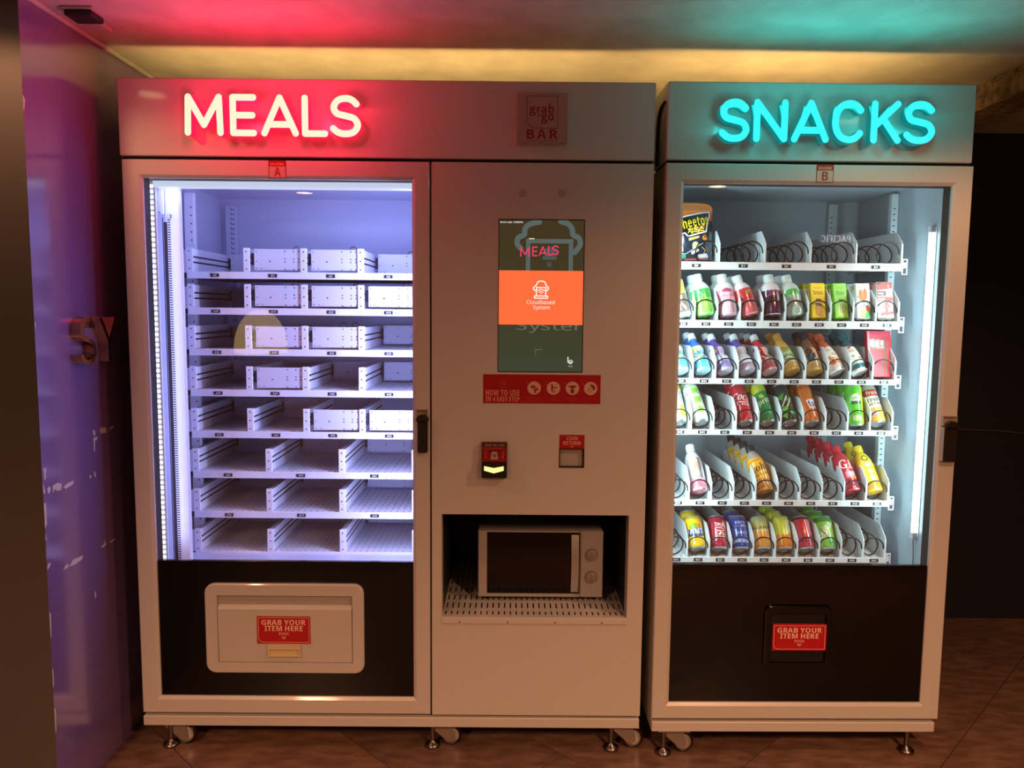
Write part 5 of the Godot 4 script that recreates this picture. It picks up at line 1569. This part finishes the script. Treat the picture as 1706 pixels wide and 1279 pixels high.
# [row, lane, kind, art, cap, base, how many behind, spin, label, category, degrees it leans to the left]
func goods() -> Array:
	return [
		[2, 0, "box", "choco", "", "d3dbe0", 0, 0.0, "yellow and brown carton half hidden by the door frame above tag B20", "carton", 12],
		[2, 1, "juice", "green", "cap_white", "", 1, 0.0, "bright green drink bottle with white cap above tag B21", "bottle", 10],
		[2, 2, "juice", "pink", "cap_white", "", 1, 0.0, "pale pink drink bottle with white cap above tag B22", "bottle", 6],
		[2, 3, "juice", "red", "cap_white", "", 1, 0.1, "red drink bottle with white cap above tag B23", "bottle", 17],
		[2, 4, "juice", "purple", "cap_white", "", 1, 0.0, "dark purple drink bottle with white cap above tag B24", "bottle", 3],
		[2, 5, "juice", "clear", "cap_white", "", 1, 0.0, "clear drink bottle with a green label band above tag B25", "bottle", 10],
		[2, 6, "box", "banana", "", "dcc818", 1, 0.0, "yellow carton printed Banana above tag B26", "carton", 0],
		[2, 7, "box", "melon", "", "7cc63e", 1, 0.12, "light green carton printed Melon above tag B27", "carton", 2],
		[2, 8, "box", "tomato", "", "e6e4dc", 1, 0.0, "white carton with a cluster of orange tomatoes above tag B28", "carton", 0],
		[2, 9, "box", "vegetal", "", "d8d4cc", 1, -0.10, "white and red carton with a black tab above tag B29", "carton", -2],
		[3, 0, "waist", "blue", "cap_white", "base_blue", 0, 0.3, "pale blue bottle half hidden by the door frame above tag B30", "bottle", 8],
		[3, 1, "waist", "blue", "cap_white", "base_blue", 1, 0.0, "blue waisted bottle with yellow pattern above tag B31", "bottle", 12],
		[3, 2, "waist", "lilac", "cap_white", "base_lilac", 1, 0.0, "purple-necked bottle with a yellow star above tag B32", "bottle", 16],
		[3, 3, "waist", "grape", "cap_white", "base_lilac", 1, 0.0, "purple-necked pale bottle turned to its small print above tag B33", "bottle", 15],
		[3, 4, "waist", "berry", "cap_white", "base_pink", 2, 0.0, "red-necked waisted bottle above tag B34", "bottle", 17],
		[3, 5, "taper", "tea", "cap_amber", "base_amber", 1, 0.0, "amber tea bottle with green and teal label above tag B35", "bottle", 14],
		[3, 6, "taper", "coffee", "cap_black", "base_amber", 1, -0.2, "brown coffee bottle with black cap above tag B36", "bottle", 5],
		[3, 7, "taper", "orange", "cap_orange", "petal", 2, 0.0, "cream bottle with orange cap and fruit print above tag B37", "bottle", 18],
		[3, 8, "taper", "teal", "cap_teal", "petal", 1, 0.0, "cream bottle with dark teal cap above tag B38", "bottle", 14],
		[3, 9, "sticks", "sticks", "", "a81c30", 0, 0.0, "red flat box of chocolate sticks standing above tag B39", "box", 0],
		[4, 0, "slim", "lemon", "", "", 0, 0.4, "white and yellow can half hidden by the door frame above tag B40", "can", 6],
		[4, 1, "slim", "lime", "", "", 1, 0.0, "slim white can with green squares above tag B41", "can", 13],
		[4, 3, "slim", "cola", "", "", 1, 0.0, "slim red can with white script lettering above tag B43", "can", 6],
		[4, 4, "slim", "sprite", "", "", 1, 0.0, "slim green and yellow can above tag B44", "can", 9],
		[4, 5, "slim", "shards", "", "", 1, 0.0, "black can with jagged bright green shapes above tag B45", "can", 8],
		[4, 6, "slim", "tango", "", "", 1, -0.1, "plain orange can with a blue and white patch above tag B46", "can", 6],
		[4, 8, "slim", "lime2", "", "", 2, 0.0, "upright lime green can with a yellow stripe above tag B48", "can", 1],
		[4, 9, "slim", "fruit", "", "", 0, 0.0, "multicoloured can with handwritten-style lettering above tag B49", "can", 5],
		[5, 1, "tall", "peach", "cap_white", "", 0, 0.0, "pink drink in a clear bottle with white cap above tag B51", "bottle", 6],
		[5, 4, "tall", "iced", "cap_black", "", 3, 0.0, "amber iced tea bottle with yellow label above tag B54", "bottle", 12],
		[5, 8, "tall", "gored", "cap_red", "", 3, 0.1, "red sleeve bottle with red cap above tag B58", "bottle", 11],
		[5, 9, "tall", "goyel", "cap_yellow", "", 1, 0.0, "yellow sleeve bottle with yellow cap above tag B59", "bottle", 10],
		[6, 1, "stout", "fanta", "", "", 1, 0.0, "yellow can with a dark blue patch above tag B61", "can", 4],
		[6, 2, "stout", "rose", "", "", 0, 0.0, "crimson can with white upright lettering above tag B62", "can", -2],
		[6, 3, "stout", "ice", "", "", 1, 0.0, "deep blue can above tag B63", "can", 0],
		[6, 4, "stout", "isle", "", "", 0, -0.1, "can fading from green to orange above tag B64", "can", 0],
		[6, 5, "stout", "citrus", "", "", 2, 0.0, "lime yellow can with orange lower half above tag B65", "can", 0],
		[6, 6, "stout", "vita", "", "", 0, 0.0, "pink and red striped can above tag B66", "can", 3],
		[6, 7, "stout", "fizz", "", "", 2, 0.0, "light green can with slanted white lettering above tag B67", "can", 0],
	]


func products() -> void:
	var bag := snack_bag()
	enter(bag, "snack_bag", Transform3D(Basis(Vector3.RIGHT, -0.08), Vector3(0.1500, LIP[0] + 0.002, -0.262)), "orange and black puffed corn snack bag above tag B0, top shelf left", "snack bag", "")
	var where := ["", "second in line", "third in line", "fourth in line"]
	for g in goods():
		var kind: String = g[2]
		var o: Node3D
		var r := 0.03
		var lean := deg_to_rad(33.0)
		var called := "drink_bottle"
		if kind == "box":
			var big: bool = g[3] in ["vegetal", "choco"]
			o = carton(g[3], 0.056 if big else 0.050, 0.132 if big else 0.126, 0.038, g[5], not big)
			r = 0.019
			lean = deg_to_rad(17.0 if big else 13.0)
			called = "drink_carton"
		elif kind == "sticks":
			o = carton(g[3], 0.088, 0.168, 0.022, g[5], false)
			r = 0.011
			lean = deg_to_rad(14.0)
			called = "snack_box"
		else:
			o = can_or_bottle(kind, g[3], g[4], g[5])
			r = BODY[kind][3][0] if not kind in ["slim", "stout"] else 0.026
			if g[0] == 2:
				lean = deg_to_rad(15.0)
			if kind in ["slim", "stout"]:
				called = "drink_can"
			if g[3] == "lime2":
				lean = deg_to_rad(16.0)
		var x: float = LANE0 + LANE * g[1] + 0.005
		if kind == "sticks":
			x -= 0.003
		var group: String = "" if g[6] == 0 else "%ss queued above tag B%d%d" % [g[9], g[0], g[1]]
		var tight := 0.080 if kind == "tall" else 0.075
		for k in g[6] + 1:
			var c: Node3D = o if k == 0 else o.duplicate()
			var pos := Vector3(x, LIP[g[0] - 1] + 0.002 + r * sin(lean) + r * 0.2 * sin(absf(deg_to_rad(g[10]))), -0.252 - tight * k)
			var text: String = g[8]
			if k > 0:
				var cut: PackedStringArray = text.split(" above tag ")
				text = "%s, %s above tag %s" % [cut[0], where[k], cut[1]]
			enter(c, called, Transform3D(Basis(Vector3.BACK, deg_to_rad(g[10])) * Basis(Vector3.RIGHT, -lean) * Basis(Vector3.UP, g[7]), pos), text, g[9], group)


func enter(o: Node3D, called: String, local: Transform3D, label: String, category: String, group: String) -> void:
	o.name = numbered(called)
	add_child(o)
	o.transform = XB * local
	tag(o, label, category, group)
